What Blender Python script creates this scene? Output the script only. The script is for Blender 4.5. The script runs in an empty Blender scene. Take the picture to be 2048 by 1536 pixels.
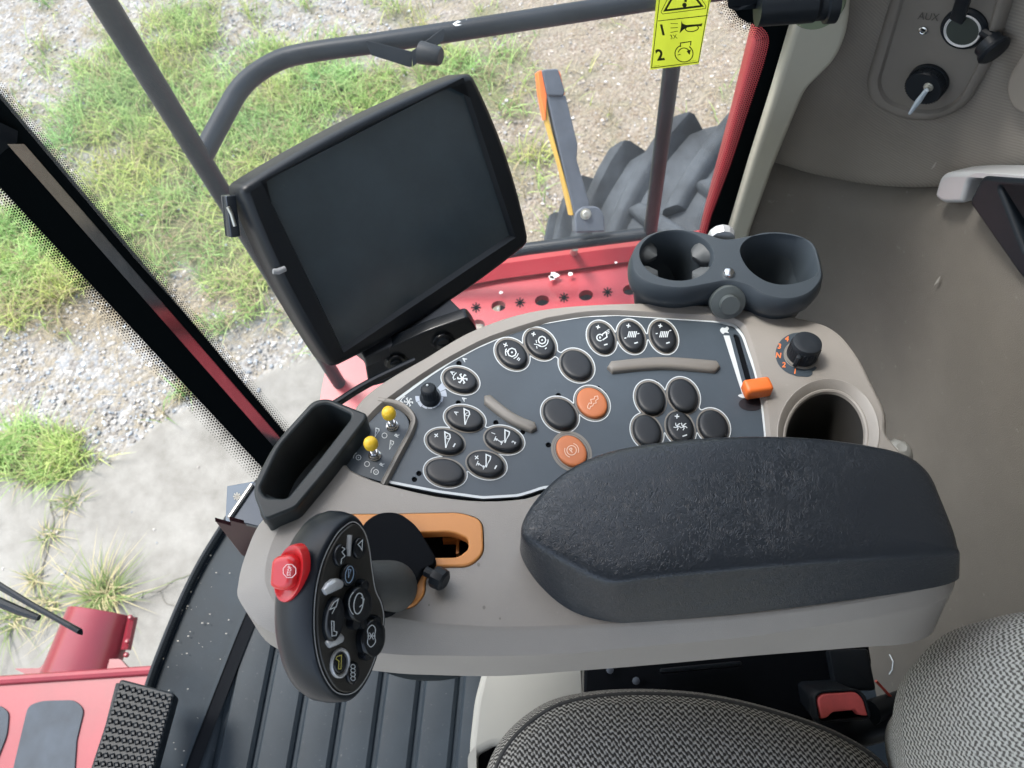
import bpy, bmesh, math, random
import numpy as np
from mathutils import Vector, Matrix
from mathutils.geometry import tessellate_polygon
R_ = math.radians
random.seed(7); rng = np.random.default_rng(7)
S = bpy.context.scene
COL = S.collection

# ------------------------------------------------------------------ camera
F = 1538.0
CAM = Vector((0, 0, 1.30))
dn = Vector((126/F, -717/F, -1)).normalized()          # world down seen by the camera
Zc = -dn
vw = Vector((0, 0, -1))
Y0 = (vw - vw.dot(Zc)*Zc).normalized(); X0 = Y0.cross(Zc)
ya = R_(8)
Xc = math.cos(ya)*X0 - math.sin(ya)*Y0
Yc = math.sin(ya)*X0 + math.cos(ya)*Y0
W2C = Matrix((Xc, Yc, Zc)).transposed()                 # columns: world axes in camera space
C2W = W2C.transposed()
cam = bpy.data.cameras.new('camera'); camo = bpy.data.objects.new('camera', cam); COL.objects.link(camo)
camo.matrix_world = Matrix.Translation(CAM) @ C2W.to_4x4()
cam.sensor_width = 36; cam.lens = F/2048*36; cam.clip_start = .01; cam.clip_end = 2000
cam.dof.use_dof = True; cam.dof.focus_distance = .62; cam.dof.aperture_fstop = 15
S.camera = camo

def ray(x, y):
    return C2W @ Vector(((x-1024)/F, -(y-768)/F, -1))
def P(x, y, z):                                         # point at height z seen at x, y
    d = ray(x, y); return CAM + d*((z-CAM.z)/d.z)
def c2w(v): return (C2W @ Vector(v)).normalized()
def topx(p):
    q = W2C @ (Vector(p)-CAM); return (1024+F*q.x/-q.z, 768-F*q.y/-q.z)

class Frame:
    def __init__(s, O, N, up=None):
        s.O = Vector(O); s.N = Vector(N).normalized()
        r = c2w((1, 0, 0)) if up is None else Vector(up)
        s.U = (r - r.dot(s.N)*s.N).normalized(); s.V = s.N.cross(s.U)
    def px(s, x, y, h=0):
        d = ray(x, y); return CAM + d*((s.O + s.N*h - CAM).dot(s.N)/d.dot(s.N))
    def p2(s, x, y, h=0):
        q = s.px(x, y, h) - s.O; return (q.dot(s.U), q.dot(s.V))
    def at(s, u, v, h=0): return s.O + s.U*u + s.V*v + s.N*h

# ------------------------------------------------------------------ materials
def nt(name):
    m = bpy.data.materials.new(name); m.use_nodes = True
    t = m.node_tree; b = t.nodes['Principled BSDF']; return m, t, b
def N(t, typ, **kw):
    n = t.nodes.new(typ)
    for k, v in kw.items():
        if k in n.inputs.keys(): n.inputs[k].default_value = v
        else: setattr(n, k, v)
    return n
def mat(name, col, rough=.5, metal=0, bump=0, bscale=400, var=.0, vscale=8, spec=.5, dust=0, coat=0, wr=0, col2=None):
    m, t, b = nt(name); L = t.links.new
    b.inputs['Base Color'].default_value = (*col, 1); b.inputs['Roughness'].default_value = rough
    b.inputs['Metallic'].default_value = metal; b.inputs['Specular IOR Level'].default_value = spec
    b.inputs['Coat Weight'].default_value = coat
    tc = N(t, 'ShaderNodeTexCoord')
    last = None
    if var or dust or col2:
        n = N(t, 'ShaderNodeTexNoise', Scale=vscale, Detail=6.0, Roughness=.65); L(tc.outputs['Object'], n.inputs['Vector'])
        r = N(t, 'ShaderNodeValToRGB'); L(n.outputs['Fac'], r.inputs['Fac'])
        c2 = col2 or tuple(min(1, c*(1+var)+.0) for c in col); c1 = tuple(c*(1-var) for c in col)
        r.color_ramp.elements[0].position = .35; r.color_ramp.elements[0].color = (*c1, 1)
        r.color_ramp.elements[1].position = .68; r.color_ramp.elements[1].color = (*c2, 1)
        last = r.outputs['Color']
        if dust:
            n2 = N(t, 'ShaderNodeTexNoise', Scale=vscale*22, Detail=3.0, Roughness=.7); L(tc.outputs['Object'], n2.inputs['Vector'])
            r2 = N(t, 'ShaderNodeValToRGB'); L(n2.outputs['Fac'], r2.inputs['Fac'])
            r2.color_ramp.elements[0].position = .66; r2.color_ramp.elements[1].position = .8
            r2.color_ramp.elements[0].color = (0, 0, 0, 1); r2.color_ramp.elements[1].color = (dust, dust, dust, 1)
            mx = N(t, 'ShaderNodeMix', data_type='RGBA'); L(r2.outputs['Color'], mx.inputs[0]); L(last, mx.inputs[6]); mx.inputs[7].default_value = (.5, .48, .44, 1)
            last = mx.outputs[2]
        L(last, b.inputs['Base Color'])
        rr = N(t, 'ShaderNodeMapRange'); L(n.outputs['Fac'], rr.inputs[0]); rr.inputs[3].default_value = rough*.85; rr.inputs[4].default_value = min(1, rough*1.15)
        L(rr.outputs[0], b.inputs['Roughness'])
    if bump:
        n = N(t, 'ShaderNodeTexNoise', Scale=bscale, Detail=3.0); L(tc.outputs['Object'], n.inputs['Vector'])
        h = n.outputs['Fac']
        bp = N(t, 'ShaderNodeBump', Strength=bump, Distance=.001); L(h, bp.inputs['Height']); L(bp.outputs[0], b.inputs['Normal'])
    return m
M = {}
M['taupe'] = mat('taupe_plastic', (.295, .272, .246), .42, bump=.22, bscale=1500, var=.08, vscale=5, dust=.16)
M['taupe_dark'] = mat('taupe_ridge', (.19, .175, .155), .45, bump=.1, bscale=1800)
M['panel'] = mat('graphite_overlay', (.052, .069, .087), .42, bump=.12, bscale=2600, var=.12, vscale=10, dust=.06)
M['white'] = mat('white_print', (.60, .64, .66), .5)
M['button'] = mat('button_rubber', (.009, .011, .014), .40, spec=.45, bump=.1, bscale=3000, dust=.04, vscale=20)
M['orange'] = mat('orange_button', (.50, .155, .055), .5, bump=.1, bscale=2500)
M['orange_trim'] = mat('orange_trim', (.66, .27, .075), .42, bump=.08, bscale=1500, var=.06)
M['orange_knob'] = mat('orange_knob', (.80, .17, .03), .45)
M['black'] = mat('black_plastic', (.008, .011, .015), .42, spec=.25, bump=.06, bscale=2200)
M['black_gloss'] = mat('black_gloss', (.006, .008, .011), .22, spec=.35)
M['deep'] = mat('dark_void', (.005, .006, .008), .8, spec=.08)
M['monitor'] = mat('monitor_shell', (.008, .011, .015), .38, spec=.35, bump=.10, bscale=3000)
M['screen'] = mat('dark_screen', (.048, .066, .078), .24, spec=.6, var=.18, vscale=6, dust=.03)
M['yellow'] = mat('yellow_cap', (.80, .52, .03), .4, var=.08, vscale=80)
M['chrome'] = mat('chrome', (.62, .62, .62), .22, 1)
M['silver'] = mat('satin_silver', (.44, .455, .47), .36, .25, bump=.06, bscale=1500)
M['cup'] = mat('cup_charcoal', (.034, .044, .054), .5, spec=.4, bump=.08, bscale=2200, dust=.06, vscale=12)
M['cup_light'] = mat('cup_grip_rubber', (.060, .066, .070), .6)
M['stem'] = mat('grey_stem', (.075, .088, .090), .45)
M['tray'] = mat('tray_charcoal', (.016, .021, .023), .42, spec=.4, bump=.06, bscale=2000)
M['red_btn'] = mat('stop_red', (.68, .022, .028), .28, coat=.3)
M['jface'] = mat('joystick_face', (.030, .029, .027), .36, metal=.3, bump=.05, bscale=2500)
M['rubber'] = mat('grey_rubber', (.050, .053, .052), .62, bump=.3, bscale=1500, var=.25, vscale=25)
M['blue'] = mat('pale_blue_print', (.30, .42, .58), .5)
M['yprint'] = mat('yellow_print', (.55, .50, .10), .5)
M['wall_low'] = mat('wall_lining', (.128, .116, .100), .75, bump=.5, bscale=900, var=.16, vscale=3.0, dust=.22)
M['pillar_trim'] = mat('khaki_trim', (.43, .42, .35), .6, bump=.1, bscale=1800, var=.03)
M['red'] = mat('red_paint', (.33, .020, .032), .42, var=.12, vscale=5, dust=.35, coat=.2)
M['red2'] = mat('header_red', (.20, .014, .024), .40, var=.15, vscale=6, dust=.2, coat=.2)
M['dark_red'] = mat('deep_red_paint', (.17, .010, .020), .30, var=.12, vscale=7, dust=.12, coat=.3)
M['rail'] = mat('rail_black_paint', (.010, .015, .022), .40, spec=.22, var=.2, vscale=14, dust=.25)
M['arm'] = mat('arm_grey', (.085, .10, .125), .5, var=.15, vscale=30, dust=.1)
M['amber'] = mat('orange_reflector', (.90, .20, .05), .35)
M['amber_y'] = mat('yellow_reflector', (.60, .38, .08), .4)
M['tire'] = mat('tyre_rubber', (.052, .060, .069), .80, bump=.6, bscale=50, var=.45, vscale=5, dust=.35, spec=.2)
M['sticker'] = mat('sticker_yellow', (.62, .66, .10), .5)
_t = M['sticker'].node_tree; _o = _t.nodes['Material Output']; _b = _t.nodes['Principled BSDF']
_tl = N(_t, 'ShaderNodeBsdfTranslucent'); _tl.inputs[0].default_value = (.74, .78, .20, 1); _tr = N(_t, 'ShaderNodeBsdfTransparent'); _tr.inputs[0].default_value = (.9, 1, .35, 1)
_m1 = N(_t, 'ShaderNodeMixShader', Fac=.55); _t.links.new(_b.outputs[0], _m1.inputs[1]); _t.links.new(_tl.outputs[0], _m1.inputs[2])
_m2 = N(_t, 'ShaderNodeMixShader', Fac=.30); _t.links.new(_m1.outputs[0], _m2.inputs[1]); _t.links.new(_tr.outputs[0], _m2.inputs[2]); _t.links.new(_m2.outputs[0], _o.inputs[0])
M['ink'] = mat('black_ink', (.03, .035, .01), .6)
M['frit'] = mat('black_frit', (.005, .007, .008), .5, spec=0)
M['mat_smooth'] = mat('floor_rubber', (.020, .028, .036), .5, bump=.1, bscale=600, var=.2, vscale=8, dust=.10, spec=.14)
M['mat_rib'] = mat('floor_rib_rubber', (.021, .028, .035), .5, spec=.2, bump=.25, bscale=900, var=.15, vscale=9, dust=.2)
M['bolt'] = mat('zinc_bolt', (.55, .55, .5), .35, .8)
M['buckle_red'] = mat('buckle_red', (.90, .15, .14), .5, var=.1, vscale=60, dust=.3)
M['beige'] = mat('beige_seat_base', (.36, .35, .31), .55, bump=.1, bscale=1500)
M['strip'] = mat('gloss_strip', (.16, .165, .165), .14, .95, var=.15, vscale=30)
M['disc'] = mat('glass_disc', (.20, .25, .17), .15)
M['plate'] = mat('bracket_plate', (.05, .06, .075), .22, metal=.5, var=.1, vscale=20)
M['grip_tape'] = mat('anti_slip', (.045, .055, .068), .8, var=.25, vscale=14, bump=.5, bscale=500)
M['glow'] = mat('led_cover', (.30, .31, .32), .2)
M['knob'] = mat('knob_black', (.014, .018, .023), .55, spec=.3, bump=.1, bscale=2500)
M['orange_print'] = mat('orange_print', (.85, .22, .07), .5)
M['purple'] = mat('dark_violet', (.010, .009, .014), .5)

def mat_leather():
    m, t, b = nt('armrest_leather'); L = t.links.new
    b.inputs['Base Color'].default_value = (.017, .022, .029, 1); b.inputs['Roughness'].default_value = .30
    tc = N(t, 'ShaderNodeTexCoord')
    w = N(t, 'ShaderNodeTexNoise', Scale=60.0, Detail=2.0); L(tc.outputs['Object'], w.inputs['Vector'])
    mx = N(t, 'ShaderNodeMix', data_type='VECTOR'); mx.inputs[0].default_value = .06
    L(tc.outputs['Object'], mx.inputs[4]); L(w.outputs['Color'], mx.inputs[5])
    mp = N(t, 'ShaderNodeMapping'); mp.inputs['Scale'].default_value = (.8, 1.5, 1); L(mx.outputs[1], mp.inputs['Vector'])
    v = N(t, 'ShaderNodeTexNoise', Scale=210.0, Detail=1.0, Roughness=.45, Distortion=1.0); L(mp.outputs[0], v.inputs['Vector'])
    sb = N(t, 'ShaderNodeMath', operation='SUBTRACT'); L(v.outputs['Fac'], sb.inputs[0]); sb.inputs[1].default_value = .5
    ab = N(t, 'ShaderNodeMath', operation='ABSOLUTE'); L(sb.outputs[0], ab.inputs[0])
    mr = N(t, 'ShaderNodeMapRange'); L(ab.outputs[0], mr.inputs[0]); mr.inputs[1].default_value = 0; mr.inputs[2].default_value = .09
    n2 = N(t, 'ShaderNodeTexNoise', Scale=18.0, Detail=3.0); L(tc.outputs['Object'], n2.inputs['Vector'])
    st = N(t, 'ShaderNodeMapRange'); L(n2.outputs['Fac'], st.inputs[0]); st.inputs[1].default_value = .3; st.inputs[2].default_value = .7; st.inputs[3].default_value = .10; st.inputs[4].default_value = .30
    bp = N(t, 'ShaderNodeBump', Distance=.0012); L(mr.outputs[0], bp.inputs['Height']); L(st.outputs[0], bp.inputs['Strength']); L(bp.outputs[0], b.inputs['Normal'])
    return m
M['leather'] = mat_leather()

def mat_fabric(name, light, dark, k, bias):
    m, t, b = nt(name); L = t.links.new
    b.inputs['Roughness'].default_value = .92; b.inputs['Specular IOR Level'].default_value = .15
    uv = N(t, 'ShaderNodeUVMap', uv_map='UVMap')
    nz = N(t, 'ShaderNodeTexNoise', Scale=k*.10, Detail=2.0); L(uv.outputs[0], nz.inputs['Vector'])
    mx = N(t, 'ShaderNodeMix', data_type='VECTOR'); mx.inputs[0].default_value = .0026; L(uv.outputs[0], mx.inputs[4]); L(nz.outputs['Color'], mx.inputs[5])
    sp = N(t, 'ShaderNodeSeparateXYZ'); L(mx.outputs[1], sp.inputs[0])
    def mth(op, a, bb=None):
        n = N(t, 'ShaderNodeMath', operation=op)
        for i, q in enumerate((a, bb)):
            if q is None: continue
            if isinstance(q, (int, float)): n.inputs[i].default_value = q
            else: L(q, n.inputs[i])
        return n.outputs[0]
    x = mth('MULTIPLY', sp.outputs[0], k); y = mth('MULTIPLY', sp.outputs[1], k)
    v = mth('MULTIPLY', mth('MULTIPLY', mth('SINE', x), mth('SINE', y)), .55)
    v = mth('ADD', v, mth('MULTIPLY', mth('SINE', mth('ADD', mth('MULTIPLY', x, 2.0), y)), .28))
    n3 = N(t, 'ShaderNodeTexNoise', Scale=k*.45, Detail=3.0); L(uv.outputs[0], n3.inputs['Vector'])
    v = mth('ADD', v, mth('MULTIPLY', mth('SUBTRACT', n3.outputs['Fac'], .5), 1.5))
    mr = N(t, 'ShaderNodeMapRange'); L(v, mr.inputs[0]); mr.inputs[1].default_value = bias-.28; mr.inputs[2].default_value = bias+.28
    cm = N(t, 'ShaderNodeMix', data_type='RGBA'); L(mr.outputs[0], cm.inputs[0]); cm.inputs[6].default_value = (*dark, 1); cm.inputs[7].default_value = (*light, 1)
    L(cm.outputs[2], b.inputs['Base Color'])
    bp = N(t, 'ShaderNodeBump', Strength=.7, Distance=.0012); L(mr.outputs[0], bp.inputs['Height']); L(bp.outputs[0], b.inputs['Normal'])
    return m
M['fab_seat'] = mat_fabric('seat_knit_dark', (.40, .38, .35), (.042, .039, .036), 980, .06)
M['fab_back'] = mat_fabric('seat_knit_light', (.42, .42, .395), (.095, .092, .085), 1050, -.08)

def mat_weave():
    m, t, b = nt('wall_fabric'); L = t.links.new
    b.inputs['Roughness'].default_value = .9; b.inputs['Specular IOR Level'].default_value = .2
    tc = N(t, 'ShaderNodeTexCoord')
    wv = N(t, 'ShaderNodeTexWave', Scale=190.0, Distortion=1.0); wv.bands_direction = 'DIAGONAL'; L(tc.outputs['Object'], wv.inputs['Vector'])
    n = N(t, 'ShaderNodeTexNoise', Scale=4.0, Detail=5.0); L(tc.outputs['Object'], n.inputs['Vector'])
    r = N(t, 'ShaderNodeValToRGB'); L(n.outputs['Fac'], r.inputs[0])
    r.color_ramp.elements[0].position = .3; r.color_ramp.elements[0].color = (.185, .169, .148, 1)
    r.color_ramp.elements[1].position = .7; r.color_ramp.elements[1].color = (.245, .225, .198, 1)
    mx = N(t, 'ShaderNodeMix', data_type='RGBA', blend_type='MULTIPLY'); mx.inputs[0].default_value = .16
    L(r.outputs[0], mx.inputs[6]); L(wv.outputs['Color'], mx.inputs[7]); L(mx.outputs[2], b.inputs['Base Color'])
    bp = N(t, 'ShaderNodeBump', Strength=.25, Distance=.0006); L(wv.outputs['Fac'], bp.inputs['Height']); L(bp.outputs[0], b.inputs['Normal'])
    return m
M['weave'] = mat_weave()

def mat_glass(name, film, tint=(.97, .985, .98)):
    m = bpy.data.materials.new(name); m.use_nodes = True; t = m.node_tree; t.nodes.clear(); L = t.links.new
    o = N(t, 'ShaderNodeOutputMaterial'); tr = N(t, 'ShaderNodeBsdfTransparent'); tr.inputs[0].default_value = (*tint, 1)
    gl = N(t, 'ShaderNodeBsdfGlossy', Roughness=.02); fr = N(t, 'ShaderNodeFresnel', IOR=1.07)
    df = N(t, 'ShaderNodeBsdfDiffuse'); df.inputs[0].default_value = (.8, .8, .78, 1)
    tc = N(t, 'ShaderNodeTexCoord'); nz = N(t, 'ShaderNodeTexNoise', Scale=5.0, Detail=8.0, Roughness=.7); L(tc.outputs['Object'], nz.inputs['Vector'])
    mr = N(t, 'ShaderNodeMapRange'); L(nz.outputs['Fac'], mr.inputs[0]); mr.inputs[1].default_value = .3; mr.inputs[2].default_value = .75; mr.inputs[3].default_value = film*.6; mr.inputs[4].default_value = film*1.5
    m1 = N(t, 'ShaderNodeMixShader'); L(mr.outputs[0], m1.inputs[0]); L(tr.outputs[0], m1.inputs[1]); L(df.outputs[0], m1.inputs[2])
    m2 = N(t, 'ShaderNodeMixShader'); L(fr.outputs[0], m2.inputs[0]); L(m1.outputs[0], m2.inputs[1]); L(gl.outputs[0], m2.inputs[2])
    L(m2.outputs[0], o.inputs[0]); return m
M['glass'] = mat_glass('side_glass', .12)
M['glass_front'] = mat_glass('front_glass', .03)

def mat_attr(name, rough=.9, trans=0):
    m, t, b = nt(name); L = t.links.new
    a = N(t, 'ShaderNodeAttribute', attribute_name='Col'); L(a.outputs['Color'], b.inputs['Base Color'])
    b.inputs['Roughness'].default_value = rough; b.inputs['Specular IOR Level'].default_value = .25
    if trans:
        o = t.nodes['Material Output']; tl = N(t, 'ShaderNodeBsdfTranslucent'); L(a.outputs['Color'], tl.inputs[0])
        ms = N(t, 'ShaderNodeMixShader', Fac=trans); L(b.outputs[0], ms.inputs[1]); L(tl.outputs[0], ms.inputs[2]); L(ms.outputs[0], o.inputs[0])
    return m
M['grass'] = mat_attr('grass_blades', .6, .35)
M['stone'] = mat_attr('gravel_stones', .85)

# ------------------------------------------------------------------ mesh helpers
def tag(o, label=None, cat=None, group=None, kind=None):
    if label: o['label'] = label
    if cat: o['category'] = cat
    if group: o['group'] = group
    if kind: o['kind'] = kind
    return o
def thing(name, label, cat, loc=(0, 0, 0), group=None):
    o = bpy.data.objects.new(name, None); COL.objects.link(o); o.location = loc; o.empty_display_size = .02
    return tag(o, label, cat, group)
def mk(name, verts, faces, m, parent=None, smooth=True, angle=35, label=None):
    me = bpy.data.meshes.new(name)
    off = Vector(parent['_o']) if parent is not None and '_o' in parent.keys() else Vector((0, 0, 0))
    vs = [Vector(v) for v in verts]
    root = parent
    o = bpy.data.objects.new(name, me); COL.objects.link(o)
    base = Vector((0, 0, 0))
    if parent is None:
        base = sum(vs, Vector((0, 0, 0)))/max(1, len(vs)); base.z = min(v.z for v in vs); o.location = base
    else:
        o.parent = parent; base = wloc(parent)
    me.from_pydata([tuple(v-base) for v in vs], [], faces)
    me.validate(); me.update()
    if isinstance(m, (list, tuple)):
        for q in m: me.materials.append(q)
    else: me.materials.append(m)
    bm = bmesh.new(); bm.from_mesh(me); bmesh.ops.recalc_face_normals(bm, faces=bm.faces); bm.to_mesh(me); bm.free()
    if smooth:
        me.polygons.foreach_set('use_smooth', [True]*len(me.polygons)); me.set_sharp_from_angle(angle=R_(angle))
    if label: o['label'] = label
    return o
def wloc(o):
    v = Vector((0, 0, 0))
    while o is not None: v += o.location; o = o.parent
    return v

class MB:
    def __init__(s): s.v = []; s.f = []
    def add(s, vs, fs):
        k = len(s.v); s.v += [Vector(q) for q in vs]; s.f += [tuple(i+k for i in f) for f in fs]; return s
    def build(s, name, m, parent=None, **kw): return mk(name, s.v, s.f, m, parent, **kw)
    def loft(s, rings, cap0=False, cap1=False, closed=True):
        k = len(s.v); n = len(rings[0])
        for r in rings: s.v += [Vector(q) for q in r]
        e = n if closed else n-1
        for i in range(len(rings)-1):
            for j in range(e):
                a = k+i*n+j; b = k+i*n+(j+1) % n; s.f.append((a, b, b+n, a+n))
        if cap0: s.f.append(tuple(range(k+n-1, k-1, -1)))
        if cap1: s.f.append(tuple(k+(len(rings)-1)*n+j for j in range(n)))
        return s
    def tube(s, path, r, seg=14, caps=True):
        pts = [Vector(p) for p in path]; n = len(pts); rs = r if isinstance(r, (list, tuple)) else [r]*n
        T = [(pts[min(i+1, n-1)]-pts[max(i-1, 0)]).normalized() for i in range(n)]
        a = Vector((0, 0, 1)) if abs(T[0].z) < .9 else Vector((1, 0, 0)); u = T[0].cross(a).normalized(); rings = []
        for i in range(n):
            u = (u - u.dot(T[i])*T[i]).normalized(); w = T[i].cross(u)
            rings.append([pts[i]+(u*math.cos(2*math.pi*j/seg)+w*math.sin(2*math.pi*j/seg))*rs[i] for j in range(seg)])
        return s.loft(rings, caps, caps)
    def lathe(s, base, axis, prof, seg=32, ref=None):
        ax = Vector(axis).normalized(); a = Vector((0, 0, 1)) if abs(ax.z) < .9 else Vector((1, 0, 0))
        u = (ax.cross(a)).normalized() if ref is None else (Vector(ref)-Vector(ref).dot(ax)*ax).normalized(); w = ax.cross(u)
        rings = [[Vector(base)+ax*h+(u*math.cos(2*math.pi*j/seg)+w*math.sin(2*math.pi*j/seg))*max(r, 1e-5) for j in range(seg)] for r, h in prof]
        return s.loft(rings, True, True)
    def box(s, O, ax, ay, az, bev=0):
        O, ax, ay, az = map(Vector, (O, ax, ay, az))
        if not bev:
            vs = [O+ax*i+ay*j+az*k for i in (-1, 1) for j in (-1, 1) for k in (-1, 1)]
            return s.add(vs, [(0, 1, 3, 2), (4, 6, 7, 5), (0, 4, 5, 1), (2, 3, 7, 6), (0, 2, 6, 4), (1, 5, 7, 3)])
        lx, ly, lz = ax.length, ay.length, az.length; rr = rrect(lx, ly, bev, 4)
        nx, ny, nz = ax.normalized(), ay.normalized(), az.normalized()
        rings = []
        for t_, z in ((bev, -lz), (bev*.3, -lz+bev*.3), (0, -lz+bev), (0, lz-bev), (bev*.3, lz-bev*.3), (bev, lz)):
            rings.append([O+nx*(u*(lx-t_)/lx)+ny*(v*(ly-t_)/ly)+nz*z for u, v in rr])
        return s.loft(rings, True, True)
def rrect(a, b, r, seg=5):
    out = []
    for cx, cy, a0 in ((a-r, b-r, 0), (-a+r, b-r, 90), (-a+r, -b+r, 180), (a-r, -b+r, 270)):
        for k in range(seg+1):
            t = R_(a0+90*k/seg); out.append((cx+r*math.cos(t), cy+r*math.sin(t)))
    return out
def cr(pts, n=6, closed=True):                          # Catmull-Rom through the points
    pts = [np.array(p, float) for p in pts]; N_ = len(pts); out = []
    for i in range(N_ if closed else N_-1):
        if closed: a, b, c, d = pts[i-1], pts[i], pts[(i+1) % N_], pts[(i+2) % N_]
        else: a, b, c, d = pts[max(i-1, 0)], pts[i], pts[i+1], pts[min(i+2, N_-1)]
        for k in range(n):
            t = k/n; out.append(.5*((2*b)+(c-a)*t+(2*a-5*b+4*c-d)*t*t+(3*b-a-3*c+d)*t**3))
    if not closed: out.append(pts[-1])
    return [tuple(p) for p in out]
def rpoly(pts, r, seg=5):                               # polygon with rounded corners
    out = []; n = len(pts); rr = r if isinstance(r, (list, tuple)) else [r]*n
    for i in range(n):
        p = np.array(pts[i], float); a = np.array(pts[i-1], float)-p; b = np.array(pts[(i+1) % n], float)-p
        q = min(rr[i], .45*np.hypot(*a), .45*np.hypot(*b)); pa = p+a/np.hypot(*a)*q; pb = p+b/np.hypot(*b)*q
        for k in range(seg+1):
            t = k/seg; out.append(tuple((1-t)**2*pa+2*t*(1-t)*p+t*t*pb))
    return out
def ell(cx, cy, a, b, rot=0, n=40):
    c, s_ = math.cos(R_(rot)), math.sin(R_(rot))
    return [(cx+a*math.cos(t)*c-b*math.sin(t)*s_, cy+a*math.cos(t)*s_+b*math.sin(t)*c) for t in (2*math.pi*k/n for k in range(n))]
def area(p): return .5*sum(p[i-1][0]*p[i][1]-p[i][0]*p[i-1][1] for i in range(len(p)))
def offs(p, d):                                         # offset polygon outward by d
    p = [np.array(q, float) for q in p]; sg = 1 if area(p) > 0 else -1; out = []; n = len(p)
    for i in range(n):
        a = p[i]-p[i-1]; b = p[(i+1) % n]-p[i]
        na = np.array((a[1], -a[0]))/(np.hypot(*a)+1e-12); nb = np.array((b[1], -b[0]))/(np.hypot(*b)+1e-12)
        m = na+nb; L_ = m@m
        m = m/np.sqrt(L_)*min(1.6, 2/np.sqrt(L_)) if L_ > 1e-9 else na
        out.append(tuple(p[i]+m*d*sg))
    return out
def f2(fr, pts, h=0): return [fr.p2(x, y, h) for x, y in pts]
def plate(mb, fr, outer, holes=(), h1=0, h0=-.01, bev=0, seg=3, bottom=True, tophf=None):
    """outer, holes in frame metres; h1 top, h0 bottom"""
    def flat(h, o, hs, rev):
        loops = [[Vector((u, v, 0)) for u, v in l] for l in [o]+hs]; tri = tessellate_polygon(loops); vs = [p for l in loops for p in l]
        mb.add([fr.at(p.x, p.y, h) for p in vs], [tuple(reversed(t)) if rev else t for t in tri])
    steps = [(bev*(1-math.sin(a)), h1-bev*(1-math.cos(a))) for a in (math.pi/2*k/seg for k in range(seg+1))] if bev else [(0, h1)]
    steps = list(steps)
    flat(steps[0][1], offs(outer, -steps[0][0]) if bev else outer, [offs(q, steps[0][0]) if bev else q for q in holes], False)
    for l, sg in [(outer, -1)]+[(q, 1) for q in holes]:
        rings = [[fr.at(u, v, h) for u, v in (offs(l, sg*d) if d else l)] for d, h in steps]
        rings.append([fr.at(u, v, h0) for u, v in l]); mb.loft(rings)
    if bottom: flat(h0, outer, list(holes), True)
    return mb
def ribbon(mb, fr, pts, w, h=.0003, closed=False, hf=None, taper=None):
    """line of width w drawn in the photograph's measure on frame fr"""
    p = [np.array(q, float) for q in pts]; n = len(p); L_, R2 = [], []
    for i in range(n):
        a = p[i]-p[i-1] if (closed or i > 0) else p[1]-p[0]
        b = p[(i+1) % n]-p[i] if (closed or i < n-1) else a
        na = np.array((a[1], -a[0]))/(np.hypot(*a)+1e-9); nb = np.array((b[1], -b[0]))/(np.hypot(*b)+1e-9)
        m = na+nb; l = m@m; m = m/l*2 if l > .3 else nb
        ww = w if taper is None else w*(taper[0]+(taper[1]-taper[0])*i/(n-1))
        L_.append(p[i]+m*ww/2); R2.append(p[i]-m*ww/2)
    g = (lambda q: fr.px(q[0], q[1], h if hf is None else hf(q[0], q[1])))
    vs = [g(q) for q in L_]+[g(q) for q in R2]; e = n if closed else n-1
    mb.add(vs, [(i, (i+1) % n, n+(i+1) % n, n+i) for i in range(e)]); return mb
def fill(mb, fr, pts, h=.0003, hf=None):
    tri = tessellate_polygon([[Vector((x, y, 0)) for x, y in pts]])
    mb.add([fr.px(x, y, h if hf is None else hf(x, y)) for x, y in pts], tri); return mb
def text(mb, fr, s, cx, cy, size, ang=0, h=.0003, hf=None, bold=.02, sx=1.0, skew=0):
    c = bpy.data.curves.new('t', 'FONT'); c.body = s; c.size = 1; c.align_x = 'CENTER'; c.align_y = 'CENTER'; c.offset = bold; c.resolution_u = 3
    o = bpy.data.objects.new('t', c); COL.objects.link(o); me = bpy.data.meshes.new_from_object(o)
    ca, sa = math.cos(R_(ang)), math.sin(R_(ang)); vs = []
    for v in me.vertices:
        x, y = (v.co.x*sx+v.co.y*skew)*size, -v.co.y*size; X, Y = cx+x*ca-y*sa, cy+x*sa+y*ca
        vs.append(fr.px(X, Y, h if hf is None else hf(X, Y)))
    mb.add(vs, [tuple(p.vertices) for p in me.polygons])
    bpy.data.objects.remove(o); bpy.data.meshes.remove(me); bpy.data.curves.remove(c); return mb
def uvring(o, nr, n):                                    # arc lengths round and up a stack of rings
    me = o.data; uv = me.uv_layers.new(name='UVMap'); V = [v.co for v in me.vertices]; mid = 4
    per = [0]; 
    for j in range(n): per.append(per[-1]+(V[mid*n+(j+1) % n]-V[mid*n+j]).length)
    for p in me.polygons:
        js = [me.loops[li].vertex_index % n for li in p.loop_indices]; wrap = max(js)-min(js) > n/2
        for li in p.loop_indices:
            k = me.loops[li].vertex_index; i, j = divmod(k, n); h = 0
            for q in range(mid, i): h += (V[(q+1)*n+j]-V[q*n+j]).length
            for q in range(i, mid): h -= (V[(q+1)*n+j]-V[q*n+j]).length
            uv.data[li].uv = (per[n] if (wrap and j == 0) else per[j], h)

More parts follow.
